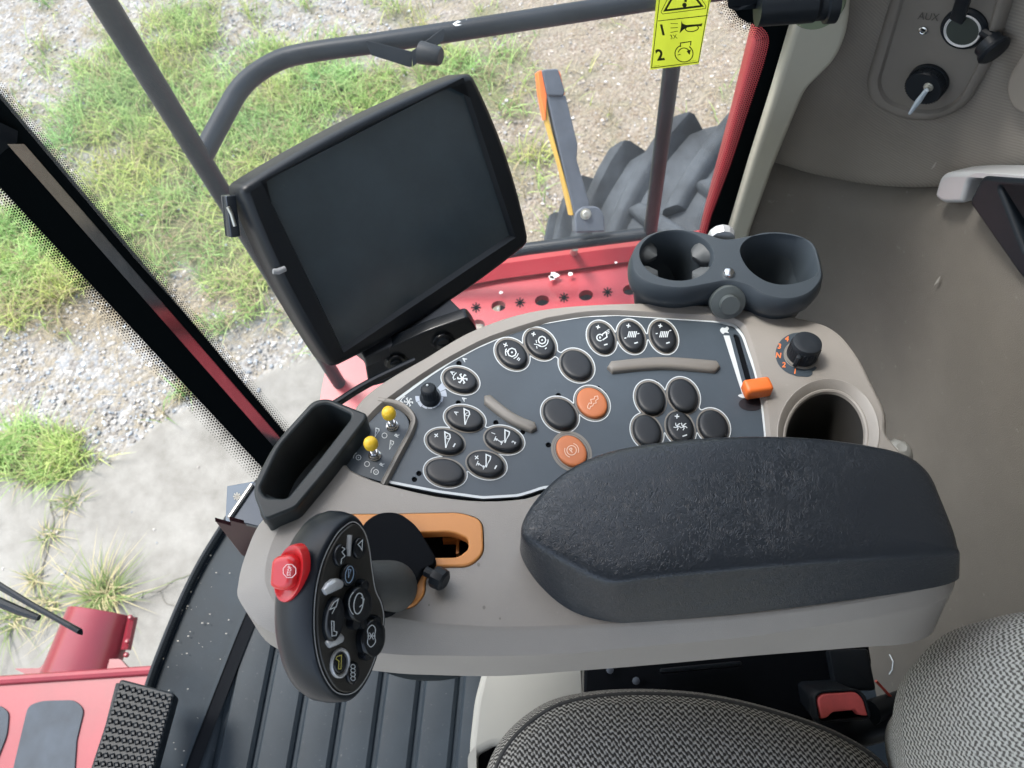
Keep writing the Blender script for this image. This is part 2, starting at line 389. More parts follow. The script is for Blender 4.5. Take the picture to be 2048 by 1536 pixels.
# ------------------------------------------------------------------ control console
VX, VY = 1040, 1900
dc = ray(VX, VY).normalized()
d0 = ray(1200, 850)
CF = Frame(CAM + d0*.60, -dc)
con = thing('control_console', 'taupe right hand armrest console with graphite switch panel in front of the side window', 'control console', CF.px(1300, 1100, -.25))
T = [((577,1026),(526,1040),(532,1046)),((545,1075),(493,1105),(503,1115)),((527,1135),(477,1165),(492,1172)),((531,1180),(480,1203),(497,1222)),
     ((565,1225),(530,1258),(542,1290)),((660,1238),(640,1290),(645,1325)),((780,1240),(780,1308),(780,1345)),((870,1252),(870,1311),(870,1350)),
     ((1000,1258),(1000,1312),(1000,1352)),((1150,1255),(1150,1306),(1150,1342)),((1300,1248),(1300,1292),(1300,1330)),((1500,1233),(1500,1273),(1500,1312)),
     ((1700,1208),(1700,1242),(1700,1296)),((1850,1178),(1850,1212),(1825,1285)),((1893,1150),(1912,1178),(1880,1250)),((1890,1105),(1916,1140),(1912,1180))]
top_side = [(1868,1040),(1842,965),(1800,905),(1770,868),(1766,822),(1738,762),(1712,712),(1673,666),(1622,643),(1517,625),(1400,611),(1250,608),(1080,621),(953,659),(852,717),(797,748),(750,779),(718,812),(693,862),(650,922),(598,992)]
c0 = [a for a, b, c in T]+top_side
c0s = cr(c0, 6)
u0 = f2(CF, c0s, 0)
nT = len(T)*6
o1 = offs(u0, .003); o2 = offs(u0, .004)
f1 = f2(CF, cr([b for a, b, c in T]+[(x, y) for x, y in top_side], 6), -.010)
f2_ = f2(CF, cr([c for a, b, c in T]+[(x, y) for x, y in top_side], 6), -.048)
def blend(i):                                            # 1 on the near side, 0 on the far side
    n = len(u0); a = min(1, max(0, (nT-6-i)/8)) if i > n/4 else min(1, 1.0); 
    return a if i < nT else (max(0, (i-(n-8))/8) if i > n-8 else 0)
ringA = [CF.at(*u0[i], 0) for i in range(len(u0))]
ring1 = []; ring2 = []
for i in range(len(u0)):
    w = blend(i); ring1.append(CF.at(f1[i][0]*w+o1[i][0]*(1-w), f1[i][1]*w+o1[i][1]*(1-w), -.010*w-.004*(1-w)))
    ring2.append(CF.at(f2_[i][0]*w+o2[i][0]*(1-w), f2_[i][1]*w+o2[i][1]*(1-w), -.048))
def lerp(a, b, t): return [p*(1-t)+q*t for p, q in zip(a, b)]
PANEL = [(786,805),(824,777),(860,750),(903,722),(953,695),(1012,669),(1080,647),(1168,632),(1237,629),(1339,636),(1430,642),(1469,651),(1486,672),(1510,743),(1524,805),(1531,873),(1531,930),
         (1400,950),(1200,965),(1085,975),(1063,983),(1035,991),(965,995),(877,983),(775,963),(832,851),(829,833),(820,820),(804,811)]
RECESS = [(750,818),(793,783),(865,734),(924,700),(985,671),(1080,640),(1110,633),(1168,624),(1237,621),(1339,627),(1440,633),(1478,642),(1498,668),(1520,740),(1534,805),(1541,873),(1545,940),
          (1400,965),(1200,982),(1100,986),(1050,1000),(965,1005),(870,995),(765,970),(706,947),(685,930),(682,905),(705,868)]
rec = f2(CF, cr(RECESS, 3), 0)
cup_h = ell(1656, 868, 103, 110, 0, 56)
SLOT = rpoly([(640,1029),(781,1028),(921,1025),(967,1040),(969,1110),(940,1136),(865,1137),(852,1160),(852,1190),(827,1219),(640,1225)], [4,10,44,44,44,34,14,14,20,24,4], 8)
mb = MB()
cap_in = offs(u0, -.0015)
hs = [rec, f2(CF, cup_h), f2(CF, SLOT)]
loops = [[Vector((u, v, 0)) for u, v in l] for l in [cap_in]+hs]
tri = tessellate_polygon(loops); mb.add([CF.at(p.x, p.y, .0006) for l in loops for p in l], tri)
mb.loft([[CF.at(u, v, .0006) for u, v in cap_in], ringA, lerp(ringA, ring1, .12), lerp(ringA, ring1, .9), ring1, lerp(ring1, ring2, .06), ring2])
# recess wall, cup wall, slot wall
mb.loft([[CF.at(u, v, .0006) for u, v in rec], [CF.at(u, v, -.0008) for u, v in offs(rec, -.0012)], [CF.at(u, v, -.0045) for u, v in offs(rec, -.0030)]])
cu = hs[1]
mb.loft([[CF.at(u, v, h) for u, v in offs(cu, d)] for d, h in ((0, .0006), (-.0006, .0010), (-.0014, .0006), (-.0062, -.0050), (-.0072, -.0048), (-.0084, -.0056), (-.0092, -.008))])
mb.loft([[CF.at(u, v, .0006) for u, v in hs[2]], [CF.at(u, v, -.03) for u, v in hs[2]]])
body = mb.build('housing', M['taupe'], con, angle=28)
mb = MB(); mb.loft([[CF.at(u, v, h) for u, v in offs(cu, d)] for d, h in ((-.0091, -.0078), (-.0094, -.02), (-.013, -.075))], False, True); mb.build('cup_well', mat('well_shade_dark', (.045, .043, .040), .5), con)  # shade of the deep well put into a dark base colour
# underside shell
mb = MB(); un = [ring2[i] for i in range(len(ring2))]
cen = sum(un, Vector())/len(un)
mb.loft([un, [cen+(q-cen)*.97-CF.N*.004 for q in un], [cen+(q-cen)*.80-CF.N*.03 for q in un]], False, True)
mb.build('underside', M['black'], con)
# the dark bulge below the console
mb = MB(); mb.loft([[CF.px(x, y, h) for x, y in ell(850, 1300, 125*k, 62*k, 3)] for k, h in ((1, -.055), (1.0, -.07), (.9, -.085), (.5, -.095))], True, True)
mb.build('lower_cover', M['stem'], con)

# graphite panel with white line
mb = MB(); pu = f2(CF, rpoly(offs(PANEL, 4), 3, 2), -.0040)
LED = [(918,727),(917,806),(992,845.5),(1045.5,864),(1117,791),(1196.5,777),(1208,787),(1097,890),(838,947),(829,959),(1312,766),(1376,761)]
slotpx = rpoly([(1466,668),(1478,670),(1512,790),(1500,792)], [6,6,3,3], 4)
plate(mb, CF, pu, [f2(CF, ell(x, y, 5.2, 5.0, 0, 14), -.004) for x, y in LED]+[f2(CF, slotpx, -.004)], -.0038, -.0055, .0004)
pan = mb.build('switch_panel', M['panel'], con)
mb = MB(); fill(mb, CF, offs(RECESS, -3), -.0056); mb.build('recess_floor', M['deep'], con, smooth=False)
HP = -.0035
mb = MB(); ribbon(mb, CF, rpoly(PANEL, 8, 3), 5.2, HP, True)
# outlines round the button groups
BT = [(921,761,34.5,23,18,'fan'),(929.5,838,38,23.5,13,'adia'),(891,884,37.5,24,12,'pdia'),(1007,880,38,24,14,'one'),(890.5,945,39,26,12,''),(971.5,929,38,25,14,'pone'),
      (1024,708.5,34,25,38,'rot'),(1080,688,33,25,42,'rot2'),(1153,731,34,27,38,''),(1120,829,36,29,36,''),(1184,806.5,34,28,42,'comb'),(1143,903,35,28,45,'park'),
      (1203.5,676,32,24,62,'chaff'),(1263,673.5,32,24,62,'bar1'),(1326.5,673.5,32,24,62,'bar2'),(1301.5,797.5,34,28,62,''),(1366,792,35,28,60,''),(1294,863,34,27,60,''),(1360,856,34,26,62,'fan2'),(1426,853,34,28,55,'')]
GR = [([0], []), ([1,2,3,4,5], [(1,2),(1,3),(2,4),(4,5),(3,5),(2,3),(2,5)]), ([6,7,8], [(6,7),(7,8)]), ([9,10], [(9,10)]), ([12,13,14], [(12,13),(13,14)]), ([15,16,17,18,19], [(15,16),(15,17),(16,19),(15,18),(16,18),(17,18),(18,19)])]
def contour(ids, con_):
    xs = [BT[i][0] for i in ids]; ys = [BT[i][1] for i in ids]; st = 1.5
    gx = np.arange(min(xs)-60, max(xs)+60, st); gy = np.arange(min(ys)-60, max(ys)+60, st); X, Y = np.meshgrid(gx, gy)
    D = np.full(X.shape, 1e9)
    for i in ids:
        cx, cy, a, b, r, _ = BT[i]; c, s_ = math.cos(R_(r)), math.sin(R_(r)); A, B = a+5.6, b+5.2
        x = (X-cx)*c+(Y-cy)*s_; y = -(X-cx)*s_+(Y-cy)*c
        k = np.sqrt((x/A)**2+(y/B)**2); k2 = np.sqrt((x/A**2)**2+(y/B**2)**2)+1e-9; D = np.minimum(D, k*(k-1)/k2)
    for i, j in con_:
        a = np.array(BT[i][:2]); b = np.array(BT[j][:2]); ab = b-a
        t = np.clip(((X-a[0])*ab[0]+(Y-a[1])*ab[1])/(ab@ab), 0, 1); D = np.minimum(D, np.hypot(X-a[0]-t*ab[0], Y-a[1]-t*ab[1])-6)
    segs = {}
    V_ = lambda j, i: D[j, i]
    def ip(j0, i0, j1, i1):
        a, b = D[j0, i0], D[j1, i1]; t = a/(a-b); return (gx[i0]+(gx[i1]-gx[i0])*t, gy[j0]+(gy[j1]-gy[j0])*t)
    sg = D < 0
    for j in range(len(gy)-1):
        for i in range(len(gx)-1):
            c = (sg[j, i], sg[j, i+1], sg[j+1, i+1], sg[j+1, i])
            if all(c) or not any(c): continue
            e = []
            cs = [(j, i), (j, i+1), (j+1, i+1), (j+1, i)]
            ed = []
            for k in range(4):
                if c[k] != c[(k+1) % 4]:
                    p, q = cs[k], cs[(k+1) % 4]; ed.append((tuple(sorted((p, q))), ip(*p, *q)))
            for k in range(0, len(ed)-1, 2):
                (ka, pa), (kb, pb) = ed[k], ed[k+1]
                segs.setdefault(ka, []).append((kb, pa)); segs.setdefault(kb, []).append((ka, pb))
    best = None; seen = set()
    for s0 in segs:
        if s0 in seen: continue
        loop = []; cur = s0; prev = None
        while cur not in seen:
            seen.add(cur); loop.append(segs[cur][0][1]); nx = [n for n, _ in segs[cur] if n != prev and n not in seen]
            if not nx: break
            prev, cur = cur, nx[0]
        if best is None or abs(area(loop)) > abs(area(best)): best = loop
    p = np.array(best)
    for _ in range(3): p = (np.roll(p, 1, 0)+2*p+np.roll(p, -1, 0))/4
    return [tuple(q) for q in p[::2]]
for ids, cn in GR: ribbon(mb, CF, contour(ids, cn), 2.0, HP, True)
for x, y, an, s_ in ((929,719,-55,12),(928,798,-55,12)): text(mb, CF, 'A', x, y, s_, an+0, HP)
# speed scale, hare and tortoise
fill(mb, CF, [(1447,671),(1459,671),(1487,775),(1485,790)], HP)
fill(mb, CF, cr([(1440,661),(1444,655),(1450,656),(1454,653),(1458,657),(1455,662),(1458,666),(1450,665),(1446,668)], 3), HP)
fill(mb, CF, cr([(1476,791),(1482,788),(1488,787),(1496,790),(1500,796),(1490,796),(1482,795)], 3), HP)
# reel symbol beside the small knob
def star(mb, fr, cx, cy, r, w, n=6, rot=0, hf=None, h=HP, tick=.4):
    for k in range(n):
        a = R_(rot+360*k/n); x, y = cx+r*math.cos(a), cy+r*math.sin(a); ribbon(mb, fr, [(cx, cy), (x, y)], w, h, hf=hf)
        if tick: ribbon(mb, fr, [(x-r*tick*math.sin(a), y+r*tick*math.cos(a)), (x+r*tick*.3*math.sin(a), y-r*tick*.3*math.cos(a))], w, h, hf=hf)
def arc(cx, cy, r, a0, a1, n=10, ry=None): return [(cx+r*math.cos(R_(a0+(a1-a0)*k/n)), cy+(ry or r)*math.sin(R_(a0+(a1-a0)*k/n))) for k in range(n+1)]
star(mb, CF, 817, 804, 8, 2)
ribbon(mb, CF, arc(815, 806, 14, 190, 250), 1.6, HP); fill(mb, CF, [(800,800),(807,805),(799,808)], HP)
mb.build('printed_lines', M['white'], pan, smooth=False)
mb = MB()
for k in range(9):
    a0 = -50+k*26; n = 4
    a = arc(860.5, 793, 22, a0, a0+24, n); b = arc(860.5, 793, 36 if k < 3 else 30, a0, a0+24, n)
    w = (1, .8, .3, .25, .25, .3, .5, .8, 1)[k]
    b = [(p[0]+(q[0]-p[0])*w, p[1]+(q[1]-p[1])*w) for p, q in zip(a, b)]
    fill(mb, CF, a+b[::-1], HP)
mb.build('dial_scale', mat('pale_scale', (.42, .47, .55), .5), pan, smooth=False)
mb = MB(); fill(mb, CF, ell(1503, 808, 26, 14, 0, 20), HP-.0001); mb.build('dark_oval', M['purple'], pan, smooth=False)  # dark oval drawn just below the slider knob
# LED wells
for x, y in LED: mb = MB(); mb.loft([[CF.at(u, v, h) for u, v in f2(CF, ell(x, y, 5.2, 5.0, 0, 14), -.004)] for h in (-.0040, -.0054)], False, True); mb.build('indicator_well', M['deep'], pan)

def dome(cx, cy, a, b, rot, H, fr=CF, h0=-.0038, n=40, flat=.9):
    prof = [(1.0, 0), (1.0, .45), (.985, .68), (.94, .84), (.86, .93), (.7, .975), (.45, .995), (.2, 1.0)]
    mb = MB(); mb.loft([[fr.at(u, v, h0+H*hh) for u, v in f2(fr, ell(cx, cy, a*k, b*k, rot, n), h0)] for k, hh in prof], False, True); return mb
def domeh(cx, cy, a, b, rot, H, h0=-.0038):
    c, s_ = math.cos(R_(rot)), math.sin(R_(rot))
    ox, oy = (cx-VX)*H/.6*.8, (cy-VY)*H/.6*.8
    def g(x, y):
        x = x-cx-ox; y = y-cy-oy; X = (x*c+y*s_)/a; Y = (-x*s_+y*c)/b; r = min(.999, math.hypot(X, Y))
        ks = [(0, 1.0), (.2, 1.0), (.45, .995), (.7, .975), (.86, .93), (.94, .84), (1, .6)]
        for (r0, h0_), (r1, h1_) in zip(ks, ks[1:]):
            if r <= r1: return h0+H*(h0_+(h1_-h0_)*(r-r0)/(r1-r0))+.00035
        return h0+H*.6
    return g
SYMLAB = {'fan':'black push button with six armed reel symbol and letter A','adia':'black push button with slim triangle and letter A','pdia':'black push button with plus, triangle and minus',
 'one':'black push button marked 1 and 2 beside a triangle','pone':'black push button with plus, width arrow, triangle and minus','rot':'black push button with ringed rotor between plus sign and bars','rot2':'black push button with rotor above curved concave symbol',
 'comb':'orange push button with combine outline','park':'orange parking brake button marked with circled P','chaff':'black push button with blower symbol','bar1':'black push button with slanted bars and low ticks','bar2':'black push button with slanted bars and high ticks','fan2':'black push button with two fan rotors'}
for cx, cy, a, b, rot, sy in BT:
    H = .0048 if sy not in ('comb', 'park') else .0036
    mt = M['orange'] if sy in ('comb', 'park') else M['button']
    kx, ky = (VX-cx)*H/.6*.3, (VY-cy)*H/.6*.3
    bx, by, aa, bb = cx+kx, cy+ky, a*.985, b*.96
    bo = dome(bx, by, aa, bb, rot, H).build('push_button', mt, con, angle=60, label=SYMLAB.get(sy, 'blank black push button'))
    rg = MB(); rg_c = [CF.p2(x, y, HP) for x, y in ell(cx, cy, a, b, rot)]
    ribbon(rg, CF, ell(cx, cy, a+2.4, b+2.2, rot), 3.0, HP+.0001, True)
    if sy == 'park': ribbon(rg, CF, ell(cx, cy, a+7, b+7, rot), 5, HP+.0001, True)
    rg.build('button_bezel', M['taupe_dark'], bo, smooth=False)
    if not sy: continue
    g = domeh(bx, by, aa, bb, rot, H); sb = MB(); ox, oy = (cx-VX)*H/.6*.4, (cy-VY)*H/.6*.4; X, Y = cx+ox, cy+oy
    def rb(pts, w=2.0, closed=False): ribbon(sb, CF, [(X+p[0], Y+p[1]) for p in pts], w, closed=closed, hf=g)
    def plus(x, y, r=4.5, an=20):
        c, s_ = math.cos(R_(an))*r, math.sin(R_(an))*r; rb([(x-c, y-s_), (x+c, y+s_)]); rb([(x+s_, y-c), (x-s_, y+c)])
    def tx(s_, x, y, sz, an): text(sb, CF, s_, X+x, Y+y, sz, an, hf=g)
    if sy == 'fan': star(sb, CF, X+4, Y+0, 9, 2.6, hf=g); tx('A', -16, -12, 11, -60); rb(arc(2, 2, 17, 190, 235), 1.8); rb([(-14,-3),(-13,2),(-9,0)], 1.6)
    if sy in ('adia', 'pdia'):
        rb([(-1,-17),(9,-12),(10,-6),(1,15)], 2.4, True); rb(arc(5, -6, 3, 30, 300), 1.3)
        (tx('A', -17, -9, 11, -60) if sy == 'adia' else plus(-18, -10, 4.5, 40))
        if sy == 'pdia': rb([(16,13),(20,6)], 2.6)
    if sy in ('one', 'pone'):
        o_ = 2 if sy == 'one' else 0
        rb([(1+o_,-17),(10+o_,-13),(9+o_,-7),(1+o_,9)], 2.4, True); rb([(-17,0),(-2,9)], 1.8); rb([(-19,5),(-15,-4)], 1.5); rb([(-5,13),(0,4)], 1.5); rb([(-12,1),(-16,1),(-14,5)], 1.4); rb([(-6,9),(-3,8),(-5,5)], 1.4)
        if sy == 'one': tx('1', -20, -10, 11, -70); tx('2', 21, 8, 11, -60)
        else: plus(-18, -11, 4.5, 40); rb([(18,12),(22,5)], 2.6)
    if sy == 'rot':
        rb(arc(0, 0, 8.5, 0, 315, 7), 2.2, True); rb(arc(0, 0, 1.2, 0, 300, 5), 1.6, True); plus(-13, -15, 4.5, 20)
        rb(arc(0, 0, 13, 150, 215), 2); rb([(-13,-6),(-12,-1),(-8,-4)], 1.5); rb(arc(0, 0, 12.5, 10, 75), 1.8); rb([(10,15),(14,10)], 1.8); rb([(13,17),(16,12)], 1.8)
    if sy == 'rot2':
        rb(arc(4, -4, 7.5, 0, 315, 7), 2.2, True); rb(arc(4, -4, 1, 0, 300, 5), 1.4, True); plus(-13, -16, 4.2, 10)
        rb(arc(4, -3, 12, -10, 130), 1.8); rb([(-12,4),(-2,6),(3,9)], 1.6); rb([(-8,-4),(-7,2)], 1.6); rb([(-7,8),(-6,13)], 1.6); rb([(10,14),(13,11)], 2.2)
    if sy == 'chaff': rb(arc(-4, 3, 6.5, 60, 330), 2.2); rb([(0,-3),(8,-9)], 2.2); rb([(1,8),(10,2),(8,-9)], 2.2); rb(arc(-4, 3, 1.5, 0, 300, 5), 1.3, True); plus(-8, -18, 4.2, 10); [rb([(9,-10+k*3.5),(15,-14+k*3.5)], 1.2) for k in range(3)]; rb([(4,18),(11,16)], 2.4)
    if sy in ('bar1', 'bar2'):
        [rb([(-8+k*3.6+3,-7),(-8+k*3.6-3+3,5)], 2.0) for k in range(5)]; plus(-7, -18, 4.2, 10); rb([(5,17),(12,15)], 2.4)
        if sy == 'bar1': rb([(-15,7),(-11,6)], 1.8); rb([(11,-2),(15,-3)], 1.8)
        else: rb([(-16,-2),(-12,-3)], 1.8); rb([(11,-8),(15,-9)], 1.8)
    if sy == 'fan2':
        for q in (-6, 6): [rb([(q,0),(q+4*math.cos(R_(k*72)),4*math.sin(R_(k*72))),(q+8*math.cos(R_(k*72+25)),8*math.sin(R_(k*72+25)))], 1.7) for k in range(5)]
        plus(-7, -20, 4.5, 5); rb([(4,20),(13,17)], 2.4)
    if sy == 'comb': rb([(-9,8),(-6,2),(-1,3),(-3,-5),(4,-6),(5,-11),(11,-12),(12,-6),(7,-3),(8,2),(3,3),(1,8),(-3,9),(-5,14),(-9,12)], 1.4, True)
    if sy == 'park': rb(arc(0, 0, 9.5, 0, 350, 18), 1.6, True); tx('P', 0, 0, 14, -42); rb(arc(0, 0, 14, -75, 20), 1.5); rb(arc(0, 0, 14, 105, 200), 1.5)
    sb.build('symbol', M['white'] if sy not in ('comb', 'park') else mat('pale_print', (.72, .50, .38), .5), bo, smooth=False)

def bar(path, w, H, name, m):                            # raised finger ridge
    p = cr(path, 6, False); mb = MB(); rings = []
    for k, h in ((1, 0), (.95, .55), (.78, .85), (.45, 1)):
        L_, R2 = [], []
        q = [np.array(z) for z in p]; n = len(q)
        for i in range(n):
            d = q[min(i+1, n-1)]-q[max(i-1, 0)]; d = d/np.hypot(*d); nn = np.array((d[1], -d[0]))
            L_.append(q[i]+nn*w/2*k); R2.append(q[i]-nn*w/2*k)
        d0_ = (q[0]-q[1])/np.hypot(*(q[0]-q[1])); d1_ = (q[-1]-q[-2])/np.hypot(*(q[-1]-q[-2]))
        ring = L_+[q[-1]+d1_*w*.42*k]+R2[::-1]+[q[0]+d0_*w*.42*k]
        rings.append([CF.at(*CF.p2(x, y, -.0038), -.0038+H*h) for x, y in ring])
    mb.loft(rings, False, True); return mb.build(name, m, con, angle=50)
bar([(975,801),(1000,822),(1030,842),(1066,857)], 21, .0042, 'finger_ridge', M['taupe_dark'])
bar([(1223,737),(1280,731),(1340,729),(1430,736)], 23, .0045, 'finger_ridge', M['taupe_dark'])

# toggle switch panel
TP = rpoly([(752,812),(768,806),(805,822),(820,843),(815,866),(764,964),(706,946),(688,926),(690,900),(716,864)], [6,6,14,14,14,3,22,22,22,20], 5)
mb = MB(); plate(mb, CF, f2(CF, TP, -.0036), (), -.0036, -.0054, .0004)
tp = mb.build('toggle_panel', M['panel'], con)
mb = MB(); path = cr([(757,803),(800,812),(826,836),(823,862),(797,912),(766,972)], 6, False)
rings = []
for p_, q_ in zip(path, path[1:]+[None]):
    q_ = q_ or (p_[0]+(p_[0]-path[-2][0]), p_[1]+(p_[1]-path[-2][1])); d = np.array(q_)-np.array(p_); d /= np.hypot(*d); nn = np.array((d[1], -d[0]))
    rings.append([CF.at(*CF.p2(p_[0]+nn[0]*w, p_[1]+nn[1]*w, -.003), h) for w, h in ((-7, -.0045), (-6, -.0008), (-3.5, .0008), (0, .0002), (3.5, .0008), (6, -.0008), (7, -.0045))])
mb.loft(rings, closed=False); mb.build('divider_bead', M['taupe_dark'], con, angle=50)
mb = MB()
for x, y in ((769,871),(734,928)): ribbon(mb, CF, arc(x, y, 5, 0, 345, 16), 1.4, -.0032, True)
for x, y in ((753,865),(782,890)): ribbon(mb, CF, [(x-1,y-9),(x+5,y-7),(x+5,y-3),(x-3,y+9)], 1.6, -.0032, True); ribbon(mb, CF, arc(x+2, y-3, 2, 0, 250), 1, -.0032)
for x, y in ((717,915),(752,944)): ribbon(mb, CF, arc(x, y, 5, 0, 315, 7), 1.8, -.0032, True); ribbon(mb, CF, arc(x, y, 10, 170, 250), 1.5, -.0032); fill(mb, CF, arc(x, y, 1.4, 0, 300, 5), -.0032)
text(mb, CF, 'R', 794, 871, 12, -62, -.0032); text(mb, CF, 'R', 764, 929, 12, -62, -.0032)
mb.build('printed_symbols', M['white'], tp, smooth=False)
Nn = CF.N
for (bx, by), (tx_, ty) in (((785,853),(777,826)),((750,912),(741,887))):
    B = CF.px(bx, by, -.0036); Tt = CF.px(tx_, ty, .020); ax = (Tt-B).normalized()
    mb = MB(); mb.lathe(B, Nn, [(.0050, 0), (.0050, .0012), (.0044, .0016), (.0044, .0032), (.0036, .0036), (.0034, .006), (.0026, .0068)], 6*4)
    sw = mb.build('toggle_switch', M['chrome'], con)
    mb = MB(); mb.lathe(B+Nn*.005, ax, [(.0018, 0), (.0022, .013), (.0026, .015)], 16); mb.build('lever', M['silver'], sw)
    mb = MB(); mb.lathe(B+Nn*.005+ax*.0135, ax, [(.0042, 0), (.0052, .0010), (.0054, .0042), (.0048, .0068), (.0032, .0084), (.001, .0089)], 24); mb.build('yellow_cap', M['yellow'], sw)

# small rotary knob
B = CF.px(860, 797, -.0038); mb = MB()
mb.lathe(B, Nn, [(.0080, 0), (.0082, .001), (.0076, .0038), (.0064, .0048), (.0060, .0125), (.0054, .0142), (.0046, .0147)], 48)
kn = mb.build('rotary_knob', M['knob'], con, angle=40)
mb = MB()
for k in range(18):
    a = 2*math.pi*k/18; d = CF.U*math.cos(a)+CF.V*math.sin(a); mb.box(B+Nn*.009+d*.0059, d*.0004, Nn.cross(d)*.0004, Nn*.0042)
mb.build('knurl_ribs', M['knob'], kn, smooth=False)
mb = MB(); mb.lathe(B+Nn*.0147+CF.V*.0025-CF.U*.001, Nn, [(.0010, 0), (.0008, .0006)], 12); mb.build('pointer_dot', M['white'], kn)

# throttle slider
mb = MB(); mb.add([CF.px(x, y, -.0065) for x, y in slotpx], [tuple(range(len(slotpx)))])
mb.build('slider_slot', M['deep'], con, smooth=False)
kk = CF.px(1514, 776, .006); a1 = (CF.px(1540, 772, .006)-CF.px(1488, 780, .006))*.5; ax = a1.normalized(); ay = Nn.cross(ax)
mb = MB(); mb.box(kk, ax*a1.length*1.0, ay*.0066, Nn*.0065, .0026)
sl = mb.build('throttle_slider', M['orange_knob'], con, angle=60)
for v in sl.data.vertices:
    q = v.co+wloc(con)-kk; t_ = abs(q.dot(ax))/a1.length
    if q.dot(Nn) > 0: v.co -= Nn*(.0022*(1-min(1, t_))**1.0)

# cup well handle notch piece, and clear lug behind the pad
mb = MB(); mb.lathe(CF.px(1795, 905, -.012), Nn, [(.013, -.02), (.0112, .002), (.0078, .006), (.0040, .008), (.002, .0075)], 9); mb.build('clear_lug', mat('clear_grey', (.30, .30, .28), .3), con)

# range selector knob
mb = MB(); ringpx = arc(1598, 708, 47, 40, 283, 26, 43)+arc(1598, 708, 31, 283, 40, 22, 28)
fill(mb, CF, ringpx, .0009); fill(mb, CF, rpoly([(1572,740),(1600,740),(1624,740),(1626,748),(1618,754),(1590,752)], 6), .00092)
sc = mb.build('range_scale', M['panel'], con, smooth=False)
mb = MB()
for s_, x, y in (('4',1574,678),('3',1559,693),('N',1557,711),('2',1568,730),('1',1590,743)): text(mb, CF, s_, x, y, 14.5, 8, .0013, bold=.03)
mb.build('range_figures', M['orange_print'], sc, smooth=False)
B = CF.px(1602, 713, .0006); mb = MB()
mb.lathe(B, Nn, [(.0138, 0), (.0138, .0012), (.0132, .002)], 48); mb.build('knob_washer', M['taupe_dark'], con)
mb = MB(); mb.lathe(B+Nn*.003, Nn, [(.0122, -.001), (.0124, 0), (.0117, .0140), (.0113, .0155), (.0104, .0160), (.004, .0157)], 56)
kn = mb.build('range_knob', M['knob'], con, angle=40)
pd = (CF.px(1580, 745, 0)-CF.px(1599, 715, 0)).normalized()
mb = MB(); mb.box(B+Nn*.008+pd*.0125, pd*.0032, Nn.cross(pd)*.0018, Nn*.006, .0011); mb.build('pointer', M['knob'], kn)
mb = MB()
for k in range(30):
    a = 2*math.pi*k/30; d = CF.U*math.cos(a)+CF.V*math.sin(a); mb.box(B+Nn*.009+d*.0120, d*.0004, Nn.cross(d)*.0003, Nn*.0055)
mb.build('knurl_ribs', M['knob'], kn, smooth=False)

# orange gate of the control lever
mb = MB()
inner = rpoly([(700,1069),(835,1068),(905,1066),(937,1080),(938,1100),(917,1117),(838,1118),(822,1140),(820,1180),(805,1195),(700,1200)], [4,10,30,26,26,24,14,14,12,12,4], 8)
plate(mb, CF, f2(CF, offs(SLOT, -2)), [f2(CF, inner)], .0022, -.006, .0012)
mb.build('lever_gate', M['orange_trim'], con, angle=50)
mb = MB(); fill(mb, CF, offs(SLOT, 2), -.03); mb.build('gate_floor', M['deep'], con, smooth=False)
mb = MB(); mb.box(CF.px(900, 1082, -.020), CF.U*.005, CF.V*.001, CF.N*.004); mb.box(CF.px(916, 1094, -.020), CF.U*.001, CF.V*.007, CF.N*.004); mb.build('gate_rib', M['orange_trim'], con, smooth=False)

# marks on the housing
for x, y, r in ((957,1129,3),(968,1215,3),(1000,1237,2),(858,1210,2)): mb = MB(); fill(mb, CF, ell(x, y, r, r*1.3, 0, 10), .0009); mb.build('dirt_speck', M['taupe_dark'], con, smooth=False)

# padded armrest
pb = [(1040,1100),(1062,1050),(1110,1000),(1200,960),(1400,925),(1600,920),(1780,945),(1850,985),(1880,1050),(1912,1130),(1897,1168),(1700,1200),(1500,1225),(1300,1243),(1220,1243),(1140,1220),(1075,1165)]
pt = [(1042,1062),(1068,1005),(1130,945),(1230,903),(1400,880),(1600,878),(1780,903),(1850,940),(1882,1000),(1914,1090),(1897,1113),(1700,1130),(1500,1146),(1300,1166),(1215,1172),(1140,1138),(1068,1095)]
HT = .042
B0 = [CF.px(x, y, .0012) for x, y in cr(pb, 6)]; B1 = [CF.px(x, y, HT-.006) for x, y in cr(pt, 6)]
cen = sum(B1, Vector())/len(B1)
rings = [B0, lerp(B0, B1, .5), lerp(B0, B1, .85), B1]
for k, dh in ((.985, .0032), (.955, .0052), (.90, .0063), (.75, .0072), (.5, .0080), (.25, .0084), (.06, .0085)): rings.append([cen+(q-cen)*k+CF.N*dh for q in B1])
mb = MB(); mb.loft(rings, True, True); mb.build('armrest_pad', M['leather'], con, angle=70)

# ------------------------------------------------------------------ phone tray at the front of the console
tr = thing('storage_tray', 'deep charcoal plastic tray clipped to the front end of the console', 'tray', CF.px(600, 950, -.05))
to = rpoly([(505,985),(512,955),(548,885),(625,800),(655,795),(733,826),(733,838),(660,935),(592,1016),(528,1042)], [14,20,40,26,30,10,8,30,10,12], 5)
ti = rpoly([(520,978),(560,893),(632,812),(655,806),(702,828),(700,838),(640,915),(574,996),(532,994)], [12,20,20,14,16,6,20,10,18], 5)
mb = MB(); uo, ui = f2(CF, to, .016), f2(CF, ti, .016)
plate(mb, CF, uo, [ui], .016, -.035, .0022, bottom=False)
ib = offs(ui, -.008)
mb.loft([[CF.at(u, v, -.034) for u, v in ui], [CF.at(u, v, -.036) for u, v in ib]], False, True)
mb.loft([[CF.at(u, v, -.035) for u, v in uo], [CF.at(u, v, -.050) for u, v in offs(uo, -.008)]], False, True)
mb.build('tray_body', M['tray'], tr, angle=50)
